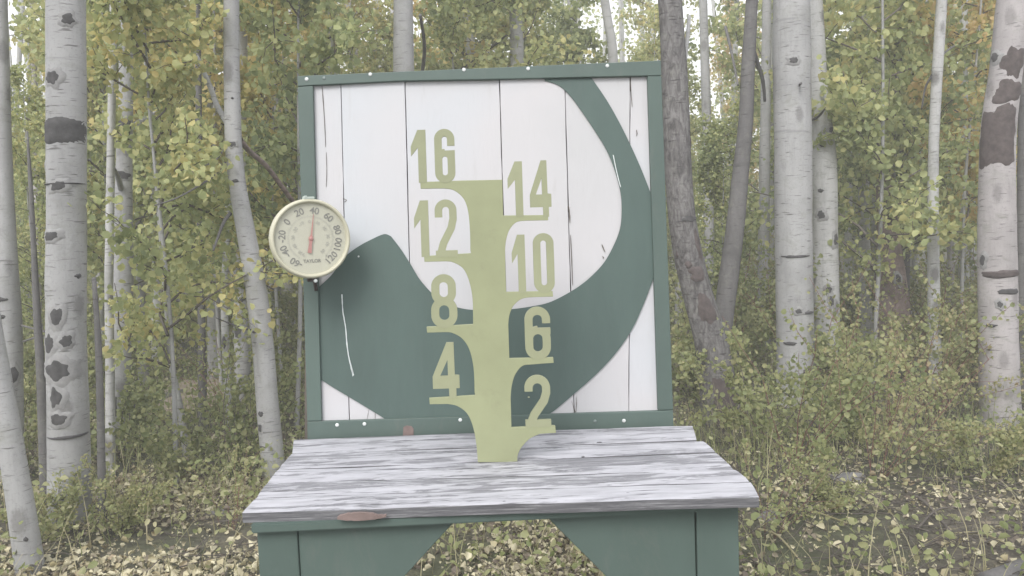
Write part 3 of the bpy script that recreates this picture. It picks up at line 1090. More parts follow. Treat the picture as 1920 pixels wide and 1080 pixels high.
def glyph(ch, w, h, sw):
    """field in glyph pixels, y down"""
    s = 0.5
    nx, ny = int((w + 8) / s), int((h + 8) / s)
    X, Y = np.meshgrid(-4 + np.arange(nx) * s, -4 + np.arange(ny) * s)
    hw = sw / 2
    if ch == '1':
        F = poly_sd(X, Y, [(w - sw, 0), (w, 0), (w, h), (w - sw, h), (w - sw, .33 * h), (0, .49 * h), (0, .31 * h)])
    elif ch == '4':
        k = [(.55, 0), (.82, 0), (.83, .585), (1, .595), (1, .825), (.87, .825), (.87, 1), (.60, 1), (.60, .825), (0, .825), (0, .605)]
        F = poly_sd(X, Y, [(a * w, b * h) for a, b in k])
        H = poly_sd(X, Y, [(a * w, b * h) for a, b in [(.575, .31), (.575, .60), (.28, .60)]])
        F = np.maximum(F, -H)
    elif ch == '0':
        F = seg_d(X, Y, stadium(hw, hw, w - hw, h - hw)) - hw
    elif ch == '8':
        F = np.minimum(seg_d(X, Y, stadium(hw + w * .03, hw, w - hw - w * .03, h * .5)), seg_d(X, Y, stadium(hw, h * .5, w - hw, h - hw))) - hw
    elif ch == '6':
        lo = seg_d(X, Y, stadium(hw, h * .44, w - hw, h - hw))
        full = stadium(hw, hw, w - hw, h - hw, 1.0, 180, 360)
        up = seg_d(X, Y, [(hw, h * .7)] + full + [(w - hw, h * .30)])
        F = np.minimum(lo, up) - hw
        cut = np.maximum(Y - h * .315, -(X - w * .55))       # clean end of the upper hook
        band = np.maximum(np.maximum(h * .315 - Y, Y - h * .40), w * .5 - X)
        F = np.maximum(F, -band - 0)
    elif ch == '2':
        top = stadium(hw, hw, w - hw, h * .62, 1.0, 180, 360)
        path = [(hw, h * .30)] + top + [(w - hw, h * .34), (w - hw - w * .10, h * .50), (w * .36, h * .76), (hw + 1, h * .97)]
        F = seg_d(X, Y, path) - hw
        F = np.maximum(F, np.maximum(Y - h, -(Y + 0)))
        bar = poly_sd(X, Y, [(0, h - sw * .9), (w, h - sw * .9), (w, h), (0, h)])
        F = np.minimum(F, bar)
        endcut = np.maximum(np.maximum(h * .31 - Y, Y - h * .42), X - w * .45)
        F = np.maximum(F, -endcut)
    # marching squares
    segs = {}
    def key(a): return (round(a[0] * 64), round(a[1] * 64))
    Fs = F
    adj = {}
    pos = {}
    for j in range(ny - 1):
        row = Fs[j]; row2 = Fs[j + 1]
        for i in range(nx - 1):
            a, b, c, d = row[i], row[i + 1], row2[i + 1], row2[i]
            m_ = (a < 0) | ((b < 0) << 1) | ((c < 0) << 2) | ((d < 0) << 3)
            if m_ == 0 or m_ == 15: continue
            def ed(e):
                if e == 0: return (('h', i, j), (X[j, i] + s * a / (a - b), Y[j, i]))
                if e == 1: return (('v', i + 1, j), (X[j, i + 1], Y[j, i] + s * b / (b - c)))
                if e == 2: return (('h', i, j + 1), (X[j, i] + s * d / (d - c), Y[j + 1, i]))
                return (('v', i, j), (X[j, i], Y[j, i] + s * a / (a - d)))
            tb = {1: [(3, 0)], 2: [(0, 1)], 3: [(3, 1)], 4: [(1, 2)], 5: [(3, 0), (1, 2)], 6: [(0, 2)], 7: [(3, 2)], 8: [(2, 3)], 9: [(0, 2)],
                  10: [(0, 1), (2, 3)], 11: [(1, 2)], 12: [(1, 3)], 13: [(0, 1)], 14: [(0, 3)]}[int(m_)]
            for e0, e1 in tb:
                k0, p0 = ed(e0); k1, p1 = ed(e1)
                pos[k0] = p0; pos[k1] = p1
                adj.setdefault(k0, []).append(k1); adj.setdefault(k1, []).append(k0)
    loops = []
    seen = set()
    for k0 in adj:
        if k0 in seen: continue
        lp = [k0]; seen.add(k0); cur_ = k0
        while True:
            nx_ = [q for q in adj[cur_] if q not in seen]
            if not nx_: break
            cur_ = nx_[0]; seen.add(cur_); lp.append(cur_)
        pts = [pos[k] for k in lp]
        if len(pts) > 8:
            # thin out points on straight runs
            keep = []
            n = len(pts)
            for i in range(n):
                if not keep:
                    keep.append(pts[i]); continue
                q0, q1, q2 = keep[-1], pts[i], pts[(i + 1) % n]
                ar = abs((q1[0] - q0[0]) * (q2[1] - q0[1]) - (q2[0] - q0[0]) * (q1[1] - q0[1]))
                if ar > 0.10 or math.hypot(q1[0] - q0[0], q1[1] - q0[1]) > 3: keep.append(q1)
            loops.append(keep)
    return loops

def number(chars, label):
    """chars: list of (char, x0, x1, ytop, ybottom, stroke) in picture px; digits stand on their arm"""
    loops = []
    for ch, x0, x1, yt, yb_, sw in chars:
        w, h = x1 - x0, yb_ - yt
        for lp in glyph(ch, w, h, sw):
            # lean with the picture's roll about the foot
            loops.append([PS.uv(x0 + u - (h - v) * 0.032 + h * 0.016, yt + v - (u - w / 2) * 0.03) for u, v in lp])
    o = link('number', fill_loops(loops, PS, -ST_T / 2 - 0.0004, ST_T / 2 + 0.0004), MAT['lime_digit'], stake)
    o['label'] = label
    return o
number([('1', 771, 799, 244, 343, 15), ('6', 815, 853, 242, 343, 14)], 'number 16 on the topmost left arm')
number([('1', 952, 980, 303, 407, 14), ('4', 993, 1033, 301, 407, 14)], 'number 14 on the upper right arm')
number([('1', 777, 804, 376, 482, 15), ('2', 816, 857, 374, 482, 14)], 'number 12 on the second left arm')
number([('1', 960, 985, 440, 549, 14), ('0', 1000, 1039, 437, 549, 14)], 'number 10 on the second right arm')
number([('8', 808, 857, 514, 615, 15)], 'number 8 on the third left arm')
number([('6', 984, 1032, 575, 674, 15)], 'number 6 on the third right arm')
number([('4', 811, 861, 642, 746, 15)], 'number 4 on the lowest left arm')
number([('2', 984, 1032, 703, 800, 15)], 'number 2 on the lowest right arm')

# ================================================================== THERMOMETER
tc_ = PB.hit(583, 447.5)
TZ = R(24)
tn = Vector((math.sin(TZ), -math.cos(TZ), 0.02)).normalized()
PTm = Plane(CP + (tc_ - CP) * 0.935, tn)
thermo = empty('thermometer', PTm.o, 'round cream dial thermometer on the left edge of the sign frame', 'thermometer')
TR_ = 75.0 / FPX * (PTm.o - CP).dot(F0)
MAT['cream'] = paint_mat('cream_plastic', (0.52, 0.505, 0.39), 0.06, 0.4, 12, (0.40, 0.37, 0.28), 0.35, bstr=0.05)
MAT['dial'] = paint_mat('dial_print', (0.49, 0.485, 0.40), 0.05, 0.45, 10, (0.44, 0.43, 0.36), 0.35, bstr=0.03)
MAT['ink'] = paint_mat('dial_ink', (0.24, 0.24, 0.22), 0.1, 0.6, 20)
MAT['ink_pale'] = paint_mat('dial_ink_pale', (0.42, 0.42, 0.38), 0.1, 0.6, 20)
MAT['needle'] = paint_mat('red_needle', (0.46, 0.24, 0.22), 0.1, 0.5, 20)
MAT['clip'] = paint_mat('clip_plastic', (0.50, 0.56, 0.52), 0.1, 0.4, 20)
TM = Matrix((PTm.u, PTm.v, PTm.n)).transposed().to_4x4(); TM.translation = PTm.o
def lathe(prof, n=64):
    bm = bmesh.new()
    rings = []
    for r, z in prof:
        rings.append([bm.verts.new((r * math.cos(2 * math.pi * k / n), r * math.sin(2 * math.pi * k / n), z)) for k in range(n)] if r > 1e-6 else [bm.verts.new((0, 0, z))])
    for a, b in zip(rings, rings[1:]):
        for k in range(n):
            k2 = (k + 1) % n
            if len(a) == 1: bm.faces.new((a[0], b[k], b[k2]))
            elif len(b) == 1: bm.faces.new((a[k], b[0], a[k2]))
            else: bm.faces.new((a[k], b[k], b[k2], a[k2]))
    bmesh.ops.recalc_face_normals(bm, faces=bm.faces)
    return bm
t_ = TR_
bm = lathe([(0, -0.020), (t_ * .90, -0.020), (t_ * .985, -0.016), (t_, -0.006), (t_ * .992, 0.001), (t_ * .965, 0.0045), (t_ * .93, 0.005), (t_ * .905, 0.0035), (t_ * .895, 0.0005), (t_ * .885, -0.0015)])
bm.transform(TM); link('case', bm_mesh(bm), MAT['cream'], thermo, True)
bm = lathe([(0, -0.0010), (t_ * .89, -0.0010), (t_ * .89, -0.004)])
bm.transform(TM); dial = link('dial', bm_mesh(bm), MAT['dial'], thermo)
def dial_text(s, ang, rr, size, mat, flip=False, off=0.0):
    a = R(ang)
    M = TM @ Matrix.Translation((rr * math.sin(a), rr * math.cos(a), -0.0006)) @ Matrix.Rotation(-a + (math.pi if flip else 0), 4, 'Z')
    o = link('numeral', text_mesh(s, size, M, 0.0002, off), MAT[mat], dial)
    return o
for k in range(10):
    F_ = -60 + 20 * k
    ang = -146 + (F_ + 60) * 1.567
    dial_text(str(F_), ang, t_ * .70, t_ * .235, 'ink', ang > 90, 0.00022)
for C_ in range(-50, 51, 10):
    ang = -146 + (C_ * 1.8 + 32 + 60) * 1.567
    dial_text(str(C_), ang, t_ * .43, t_ * .115, 'ink_pale', ang > 90)
M = TM @ Matrix.Translation((0.0, -t_ * .56, -0.0006)); dial_text_o = link('maker_name', text_mesh('TAYLOR', t_ * .115, M, 0.0002, 0.0001), MAT['ink'], dial)
link('unit_mark', text_mesh('F', t_ * .10, TM @ Matrix.Translation((t_ * .36, -t_ * .46, -0.0006)), 0.0002), MAT['ink_pale'], dial)
link('unit_mark', text_mesh('C', t_ * .10, TM @ Matrix.Translation((-t_ * .20, -t_ * .40, -0.0006)), 0.0002), MAT['ink_pale'], dial)
# scale ticks, one joined ring of print
bm = bmesh.new()
for k in range(0, 91):
    ang = R(-146 + k * 2 * 1.567)
    r0, r1 = t_ * .535, t_ * (.575 if k % 5 else .60)
    hw_ = t_ * .004
    x, y = math.sin(ang), math.cos(ang)
    vs = [bm.verts.new(q) for q in ((x * r0 - y * hw_, y * r0 + x * hw_, -0.0006), (x * r0 + y * hw_, y * r0 - x * hw_, -0.0006),
                                    (x * r1 + y * hw_, y * r1 - x * hw_, -0.0006), (x * r1 - y * hw_, y * r1 + x * hw_, -0.0006))]
    bm.faces.new(vs)
bm.transform(TM)
o = link('scale_print', bm_mesh(bm), MAT['ink_pale'], dial); o['kind'] = 'stuff'
na = R(9)
Mn = TM @ Matrix.Rotation(-na, 4, 'Z') @ Matrix.Translation((0, 0, 0.0012))
Pn = Plane((0, 0, 0), (0, 0, 1), Vector((0, 1, 0)))
nd = [(-t_ * .05, -t_ * .36), (t_ * .05, -t_ * .36), (t_ * .035, -t_ * .1), (t_ * .06, 0), (t_ * .02, t_ * .10), (t_ * .006, t_ * .62), (-t_ * .006, t_ * .62), (-t_ * .02, t_ * .10), (-t_ * .06, 0), (-t_ * .035, -t_ * .1)]
bm = bmesh.new()
f = bm.faces.new([bm.verts.new((x, y, 0.0003)) for x, y in nd])
r = bmesh.ops.extrude_face_region(bm, geom=[f]); bmesh.ops.translate(bm, verts=[v for v in r['geom'] if isinstance(v, bmesh.types.BMVert)], vec=(0, 0, -0.0005))
bmesh.ops.recalc_face_normals(bm, faces=bm.faces)
bm.transform(Mn); link('needle', bm_mesh(bm), MAT['needle'], thermo)
bm = lathe([(0, 0.003), (t_ * .04, 0.0026), (t_ * .055, 0.001), (t_ * .055, -0.001)], 20)
bm.transform(TM); link('hub', bm_mesh(bm), MAT['needle'], thermo, True)
def tbox(x0, x1, y0, y1, z0, z1, name, mat, bev=0.0006):
    me = box_me(x0, x1, y0, y1, z0, z1, bev); me.transform(TM); return link(name, me, MAT[mat], thermo)
tbox(-t_ * .12, t_ * .14, t_ * .985, t_ * 1.045, -0.012, 0.003, 'clip', 'clip')
tbox(-t_ * .11, -t_ * .04, t_ * 1.03, t_ * 1.07, -0.012, 0.004, 'clip_lug', 'clip')
tbox(-t_ * .10, t_ * .12, -t_ * 1.08, -t_ * .97, -0.018, -0.006, 'clip', 'scar_brown')
bm = bmesh.new(); bmesh.ops.create_uvsphere(bm, u_segments=12, v_segments=8, radius=t_ * .05)
bm.transform(TM @ Matrix.Translation((t_ * .06, -t_ * 1.06, -0.002))); link('thumb_screw', bm_mesh(bm), MAT['peel'], thermo, True)
# mounting bracket back to the frame
bp = PB.hit(600, 452)
arm = [PTm.at(0, 0, -0.019), (PTm.at(0, 0, -0.03) + bp) * 0.5, bp - PB.n * 0.001]
link('bracket', tube_mesh(arm, [0.012, 0.010, 0.012], 12), MAT['scar_brown'], thermo, True)
link('bracket_strap', tube_mesh([PTm.at(0.003, -t_ * 1.03, -0.012), PB.hit(592, 530) + PB.n * 0.004, PB.hit(594, 545) + PB.n * 0.005], [0.003, 0.0035, 0.003], 8), MAT['scar_brown'], thermo, True)

# ================================================================== TREES
ANCH = [(20, 'by the left picture edge'), (124, 'behind the banded aspen'), (225, 'left of the pale soil bank'), (325, 'around the pale soil bank'),
        (420, 'just left of the slender curved aspen'), (545, 'just left of the sign'), (700, 'over the top left part of the sign'),
        (900, 'over the middle of the sign top'), (1120, 'over the top right part of the sign'), (1290, 'beside the rough barked aspen'),
        (1400, 'behind the dark leaning stem'), (1510, 'around the touching pale pair'), (1640, 'around the brown snag'),
        (1755, 'around the thin greenish white aspen'), (1870, 'near the right edge aspen')]
def where(px, y, d1, d2):
    a = min(ANCH, key=lambda q: abs(q[0] - px))[1]
    return ('nearest' if y < d1 else 'midway' if y < d2 else 'deepest') + ' in the grove, ' + a
A = MAT['aspen']; AW = MAT['aspen_warm']; AF = MAT['aspen_far']; RB = MAT['rough_bark']; BB = MAT['brown_bark']; DB = MAT['dark_bark']

# big pale trunk at the left, with the black band
t = Trunk([(124, 30, 78), (125, 300, 78), (124, 600, 79), (128, 800, 82), (132, 980, 88)], 'aspen_tree',
          'thick pale aspen with a black bark band and stacked eye scars left of the thermometer', A, seed=3)
t.scar(124, 249, 90, 46, 0.85, wob=0.10)
t.scar(115, 152, 32, 30); t.scar(142, 44, 26, 24)
t.scar(126, 350, 27, 20, 0.7); t.scar(112, 442, 36, 22)
t.scar(125, 588, 28, 38); t.scar(110, 638, 26, 40); t.scar(140, 636, 24, 30)
t.scar(124, 688, 54, 44); t.scar(122, 738, 26, 52); t.scar(128, 778, 34, 26)
t.scar(125, 346, 84, 3, 0.0, wob=0.05); t.scar(145, 812, 60, 6, 0.0)
t.scar(136, 920, 18, 12); t.scar(134, 940, 6, 30); t.scar(155, 516, 14, 10)
t.scar(88, 312, 20, 18)

t = Trunk([(4, 200, 34), (10, 400, 38), (16, 600, 52), (18, 760, 56), (18, 900, 58)], 'aspen_tree',
          'pale aspen trunk cut by the left picture edge behind the leaning one', A, seed=4)
t.limb([(40, 610, 4), (62, 616, 4), (84, 622, 3)], DB, -0.1)
t.limb([(44, 640, 4), (70, 632, 4), (80, 630, 3)], DB, -0.1)
t.scar(12, 592, 22, 8); t.scar(34, 700, 20, 40); t.scar(30, 740, 16, 26); t.scar(10, 560, 30, 10)

t = Trunk([(-40, 480, 44), (-14, 640, 48), (14, 800, 52), (38, 940, 54), (56, 1070, 60)], 'aspen_tree',
          'smooth pale aspen leaning out of the bottom left corner', A, seed=5, top=2.6)
t.scar(4, 876, 14, 8); t.scar(10, 905, 16, 4); t.scar(60, 1003, 8, 10)

# slim curved aspen right beside the sign
t = Trunk([(434, 30, 30), (435, 150, 31), (438, 270, 33), (446, 350, 33), (462, 440, 36), (480, 540, 40), (492, 640, 41), (500, 740, 42), (507, 820, 44), (514, 900, 46)],
          'aspen_tree', 'slender curved grey aspen with a broken branch stub just left of the sign', A, seed=6)
t.limb([(428, 300, 4), (400, 330, 4), (370, 350, 3.5), (330, 372, 3), (290, 385, 2.5)], DB, -0.35)
t.limb([(425, 270, 3), (405, 300, 3), (380, 312, 2)], DB, -0.2)
t.limb([(478, 620, 5), (455, 615, 4), (430, 606, 3), (405, 596, 2)], DB, -0.3)
t.scar(440, 272, 16, 12); t.scar(446, 340, 14, 6); t.scar(493, 798, 12, 18); t.scar(497, 834, 17, 5); t.scar(494, 772, 14, 10); t.scar(482, 620, 10, 6); t.scar(440, 186, 6, 4)
t.limb([(432, 240, 12), (408, 200, 11), (395, 165, 10), (376, 120, 9), (360, 85, 7), (352, 40, 5)], A, 0.35)
t.limb([(450, 262, 11), (468, 284, 10), (500, 312, 9), (530, 352, 9), (560, 392, 8)], BB, 0.7)
t.limb([(432, 400, 8), (418, 420, 6), (400, 470, 4)], DB, -0.1)

# grey trunk pair between the big one and the slender one
t = Trunk([(236, 30, 26), (236, 180, 28), (232, 360, 34), (232, 520, 38), (226, 680, 40), (218, 830, 42)], 'aspen_tree',
          'grey aspen half hidden by leaves beside the banded trunk', A, seed=8, y=4.6)
t.scar(232, 250, 30, 70, 0.5); t.scar(236, 330, 24, 20); t.scar(222, 760, 16, 60)
t.limb([(238, 245, 12), (262, 228, 9), (290, 212, 6), (330, 205, 3)], A, 0.3)
t.limb([(228, 360, 12), (222, 335, 10), (214, 315, 6)], A, -0.3)
t = Trunk([(206, 380, 16), (204, 520, 17), (206, 660, 18), (207, 840, 20)], 'aspen_tree',
          'thin pale aspen stem hugging the right side of the banded trunk', AF, seed=9, y=4.1)
t = Trunk([(176, 520, 9), (184, 640, 13), (188, 760, 15), (190, 860, 16)], 'dead_tree',
          'thin dark dead stem leaning on the banded aspen', DB, seed=10, y=3.35, top=0, cat='dead tree')
t = Trunk([(300, 420, 9), (312, 560, 11), (322, 680, 12), (340, 780, 14), (350, 850, 15)], 'aspen_tree',
          'skinny leaning aspen stem in front of the pale soil bank', A, seed=11, y=4.4)
t = Trunk([(396, 30, 18), (398, 300, 20), (400, 520, 24), (402, 700, 26), (404, 760, 27)], 'aspen_tree',
          'straight grey aspen just behind the slender curved one', A, seed=12, y=6.6)
t = Trunk([(285, 30, 16), (290, 300, 20), (294, 560, 22), (296, 700, 24)], 'aspen_tree',
          'narrow pale aspen above the patch of bare soil', AF, seed=13, y=7.6)

t = Trunk([(452, 400, 24), (452, 500, 28), (454, 620, 30), (456, 740, 32)], 'aspen_tree',
          'grey aspen trunk filling the bend of the slender curved one', A, seed=23, y=5.9)
t.scar(450, 620, 18, 30, .3); t.scar(458, 560, 14, 8)
t = Trunk([(376, 480, 13), (378, 620, 15), (380, 760, 17)], 'aspen_tree', 'thin dark stem left of the straight grey aspen', DB, seed=24, y=5.2)
t = Trunk([(424, 470, 12), (420, 560, 13), (426, 700, 15), (430, 780, 16)], 'aspen_tree', 'thin bright white aspen stem with flaking bark by the slender curved one', AF, seed=25, y=5.0)
t.scar(422, 640, 10, 30)
t = Trunk([(64, 480, 12), (70, 600, 16), (78, 720, 20), (84, 860, 24)], 'dead_tree', 'dark brown snag squeezed between the left edge aspen and the banded trunk', DB, seed=26, y=3.6, top=1.7, cat='dead tree')

# right of the sign: dark bark tree with a partner stem leaning away
t = Trunk([(1257, 30, 46), (1265, 150, 49), (1271, 300, 50), (1281, 420, 52), (1300, 520, 58), (1328, 620, 64), (1344, 700, 68), (1354, 800, 78)], 'aspen_tree',
          'dark rough barked aspen touching the right edge of the sign', RB, seed=14, jitter=0.09)
t.scar(1317, 576, 32, 58, 0.1, 'scar_brown'); t.scar(1300, 512, 34, 30, 0.1, 'scar_brown'); t.scar(1267, 477, 8, 14, 0, 'scar_brown'); t.scar(1284, 495, 14, 14, 0, 'scar_brown')
t.scar(1350, 742, 44, 90, 0.3, 'scar_brown', wob=.4); t.scar(1297, 268, 16, 24, 0, 'scar_brown'); t.scar(1290, 410, 34, 11); t.scar(1303, 460, 12, 60, 0, 'scar_brown')
t.limb([(1278, 160, 10), (1284, 110, 9), (1290, 60, 8), (1292, 30, 7)], A, 0.15)
t2 = Trunk([(1408, 30, 24), (1402, 140, 26), (1398, 230, 28), (1388, 330, 32), (1378, 430, 36), (1366, 520, 38), (1356, 600, 38), (1350, 640, 40)], 'aspen_tree',
           'dark grey leaning stem crossing behind the rough barked aspen', DB, seed=15, y=t.y + 0.45)
t2.limb([(1402, 60, 9), (1418, 110, 8), (1430, 150, 7), (1434, 190, 5)], DB, 0.2)
t2.limb([(1384, 160, 4), (1372, 100, 5), (1360, 50, 6)], DB, 0.4)

t = Trunk([(1484, 30, 72), (1486, 200, 72), (1488, 400, 72), (1490, 560, 72), (1492, 760, 78)], 'aspen_tree',
          'stout pale aspen, the left of the touching pair right of the sign', A, seed=16)
t.scar(1484, 580, 14, 12); t.scar(1505, 583, 26, 5); t.scar(1470, 640, 24, 6); t.scar(1500, 690, 18, 14, 0, 'scar_brown')
t.scar(1478, 480, 50, 6); t.scar(1476, 120, 20, 14)
t = Trunk([(1524, 30, 40), (1534, 200, 42), (1546, 300, 46), (1548, 450, 48), (1550, 600, 50), (1550, 690, 52)], 'aspen_tree',
          'bright pale aspen, the right of the touching pair right of the sign', AF, seed=17, y=5.6)
t.scar(1562, 246, 36, 24, 0.1); t.scar(1533, 403, 17, 20); t.scar(1558, 448, 14, 26); t.scar(1545, 541, 12, 16); t.scar(1549, 562, 10, 24); t.scar(1534, 275, 10, 6); t.scar(1532, 358, 12, 7)
t.limb([(1512, 230, 4), (1535, 218, 5), (1548, 202, 3)], DB, -0.25)
t.limb([(1470, 182, 3), (1488, 170, 4), (1502, 156, 5)], DB, -0.7)

t = Trunk([(1656, 236, 26), (1658, 330, 30), (1664, 420, 44), (1668, 500, 56), (1672, 560, 66), (1674, 620, 70)], 'aspen_tree',
          'brown rough aspen snag seen beyond the bright pair', BB, seed=18, y=6.6, top=2.2, jitter=0.10)
t.scar(1652, 286, 10, 6); t.scar(1656, 400, 14, 60, .3, 'scar_brown'); t.scar(1670, 520, 12, 20)
t = Trunk([(1764, 30, 22), (1756, 160, 22), (1750, 300, 21), (1750, 500, 24), (1754, 700, 26), (1756, 790, 27)], 'aspen_tree',
          'thin greenish white aspen standing alone left of the right edge trunk', AF, seed=19, y=5.4)
t.limb([(1752, 120, 5), (1772, 98, 4), (1790, 86, 3)], DB, 0.1)
t.limb([(1748, 140, 5), (1735, 165, 4), (1728, 205, 3)], DB, 0.1)
t = Trunk([(1896, 30, 66), (1886, 130, 66), (1874, 220, 68), (1870, 320, 72), (1870, 480, 76), (1872, 640, 78), (1876, 800, 84)], 'aspen_tree',
          'big pinkish white aspen with dark torn bark at the right edge', AW, seed=20)
t.scar(1856, 258, 50, 104, 0.35, 'scar_brown', wob=.25); t.scar(1882, 176, 54, 44, 0.3, 'scar_brown', wob=.3); t.scar(1884, 120, 40, 50, 0.1, 'scar_brown', wob=.4); t.scar(1858, 108, 20, 20)
t.scar(1874, 544, 46, 10); t.scar(1856, 568, 12, 14); t.scar(1846, 608, 20, 5); t.scar(1868, 512, 60, 14, 0.2, 'scar_brown'); t.scar(1906, 578, 12, 22)
t.scar(1834, 488, 14, 24)
t = Trunk([(1620, 300, 20), (1620, 420, 22), (1622, 520, 24), (1624, 600, 24)], 'aspen_tree',
          'short bright white aspen stem between the brown snag and the pale pair', AF, seed=21, y=7.4)
t.scar(1614, 440, 12, 16); t.scar(1622, 500, 18, 4)
t = Trunk([(1915, 620, 22), (1914, 740, 24), (1916, 840, 26)], 'aspen_tree', 'dark stem peeking out at the far right picture edge', DB, seed=22, y=4.9)

# stems above the sign
for k, (px, w, y, mt, lab) in enumerate([
    (622, 17, 8.0, AF, 'thin pale aspen rising behind the top left corner of the sign'),
    (665, 15, 8.8, AF, 'thin grey aspen second from the top left corner of the sign'),
    (757, 40, 5.2, A, 'thickest pale aspen rising behind the top of the sign'),
    (884, 20, 7.6, AF, 'pale aspen rising behind the middle of the sign top'),
    (970, 26, 7.0, A, 'grey aspen rising right of the middle of the sign top'),
    (1078, 14, 9.5, AF, 'thin aspen rising behind the top end of the green hook'),
    (1150, 18, 8.4, AF, 'whitish aspen rising behind the top right of the sign')]):
    t = Trunk([(px + random.uniform(-14, 6), 24, w * 0.92), (px, 120, w), (px + 6, 420, w * 1.15), (px + 12, 640, w * 1.3)], 'aspen_tree', lab, mt, seed=30 + k, y=y)
    if k == 3:
        t.limb([(886, 108, 6), (850, 90, 6), (830, 60, 5), (822, 26, 4)], DB, -0.3)
        t.limb([(850, 142, 5), (890, 110, 5), (925, 86, 5), (955, 62, 4)], DB, -0.6)
    if k == 2:
        t.limb([(790, 150, 7), (796, 90, 7), (788, 28, 6)], DB, -0.5)

# further slim stems between the main trunks, by eye from the photograph
FAR = [(52, 10, 9), (70, 14, 7.4), (186, 13, 8.5), (262, 16, 6.9), (340, 14, 9.2), (372, 18, 8.1), (424, 12, 10), (470, 14, 9.4), (520, 16, 8.7), (546, 11, 11),
       (1272, 14, 8.8), (1330, 20, 7.8), (1368, 12, 10.2), (1432, 22, 7.2), (1446, 12, 9.6), (1590, 14, 8.8), (1604, 12, 10.6), (1640, 14, 9.3), (1694, 24, 6.8),
       (1716, 15, 8.8), (1782, 14, 9.4), (1806, 20, 7.9), (1822, 12, 10.5), (152, 12, 10.5), (20, 12, 10), (1575, 10, 12), (1700, 10, 12)]
rr = random.Random(11)
for k, (px, w, y) in enumerate(FAR):
    lean_ = rr.uniform(-26, 18)
    mt = (AF, AF, A, AW, A, DB)[rr.randrange(6)]
    Trunk([(px - lean_, 20, w * 0.8), (px - lean_ * 0.4, 260, w * .9), (px, 460, w), (px + rr.uniform(-4, 8), 640, w * 1.2)], 'aspen_tree',
          {A: 'slim grey', AF: 'slim white', AW: 'slim pinkish', DB: 'slim dark'}[mt] + ' aspen stem ' + where(px, y, 8.0, 9.5), mt, seed=50 + k, y=y, group='slim aspens further back ' + ('left' if px < 900 else 'right') + ' of the sign', flare=.2)

# leafy young aspens
P = []
rng = np.random.default_rng(5)
for k in range(6):
    P.append(sapling(100 + k, 3.6 + 0.5 * (k % 3), 0.7 + 0.25 * (k % 2), 0.95, 30, 6600, 0.042, 0.016, (MAT['aspen'], MAT['twig'], MAT['leaf_gold'] if k == 5 else MAT['leaf']),
                     lean=(0.05 * math.sin(k * 2), 0.04 * math.cos(k * 3))))
used = [False] * 6
def put(k, x, y, s, rz, label, group=None):
    z = gz(x, y) - 0.03
    if not used[k]:
        used[k] = True
        r_ = P[k]
        r_.location = (x, y, z); r_.rotation_euler = (0, 0, rz); r_.scale = (s,) * 3
        tag(r_, label, 'young tree', group)
        return r_
    return copy_tree(P[k], (x, y, z), rz, s, label, group, 'young tree')
def putpx(k, px, y, s, rz, label, group=None):
    p = depth_plane(y).hit(px, 430)
    return put(k, p.x, y, s, rz, label, group)
# ones that read singly
putpx(0, 300, 3.9, 0.80, 0.3, 'leafy young aspen with bright leaves left of the slender curved trunk')
putpx(1, 535, 5.0, 0.95, 1.1, 'leafy young aspen between the slender trunk and the thermometer')
putpx(5, 395, 6.1, 1.0, 2.0, 'golden leaved young aspen behind the slender curved trunk')
putpx(2, 60, 5.4, 0.5, 2.9, 'young aspen filling the gap left of the banded trunk')
putpx(3, 1350, 6.6, 0.58, 0.7, 'young aspen in the fork right of the sign')
putpx(4, 1640, 5.6, 1.05, 4.0, 'large leafy young aspen between the pale pair and the right edge trunk')
putpx(5, 1800, 6.4, 1.0, 1.5, 'golden leaved young aspen beside the right edge trunk')
putpx(5, 560, 8.4, 1.1, 4.5, 'golden leaved young aspen behind the left frame of the sign')
putpx(0, 190, 6.0, 1.0, 5.0, 'young aspen spreading behind the banded trunk')
putpx(5, 505, 5.7, 0.85, 3.3, 'golden leaved young aspen between the slender curved trunk and the sign frame')
putpx(1, 1560, 7.4, 0.9, 2.2, 'young aspen in full leaf behind the touching pale pair')
GR = 'young aspens in the understorey behind the sign'
rs = random.Random(23)
cnt = 0
rows = [(6.8, 8), (8.0, 10), (9.4, 12), (11.0, 13), (12.8, 14), (15.0, 14)]
for y, n in rows:
    for i in range(n):
        half = y * 0.70
        x = -half + 2 * half * (i + rs.random()) / n + y * 0.02
        yy = y + rs.uniform(-0.6, 0.6)
        px = project((x, yy, 1.5))[0]
        if y < 8.8 and (1310 < px < 1400 or 1440 < px < 1590 or 1270<px<1300): continue
        sc_ = rs.uniform(0.85, 1.2)
        if 620 < px < 1190 and project((x, yy, 3.8 * sc_))[1] > 60: continue      # would stand wholly behind the sign
        mg = 420 / yy
        gap = 30 - mg < px < 90 + mg or 1295 - mg < px < 1345 + mg
        if gap:
            if 600 < px < 1200: continue
            sc_ = min(sc_, (1.2 + yy * 0.11) / 3.9)       # only low ones where the sky shows
        side = 'above the top of the sign' if 620 < px < 1190 else 'left of the sign' if px < 900 else 'right of the sign'
        put(rs.choice((0, 1, 2, 3, 4, 0, 1, 2, 3, 5)), x, yy, sc_, rs.uniform(0, 6.28),
            'leafy young aspen ' + where(px, yy, 8.5, 11.5), 'young aspens in the grove ' + side)
for k in range(6):
    if not used[k]:
        put(k, 6, 16, 1, 0, 'leafy young aspen in the crowded grove showing right of the sign', 'young aspens in the grove right of the sign')

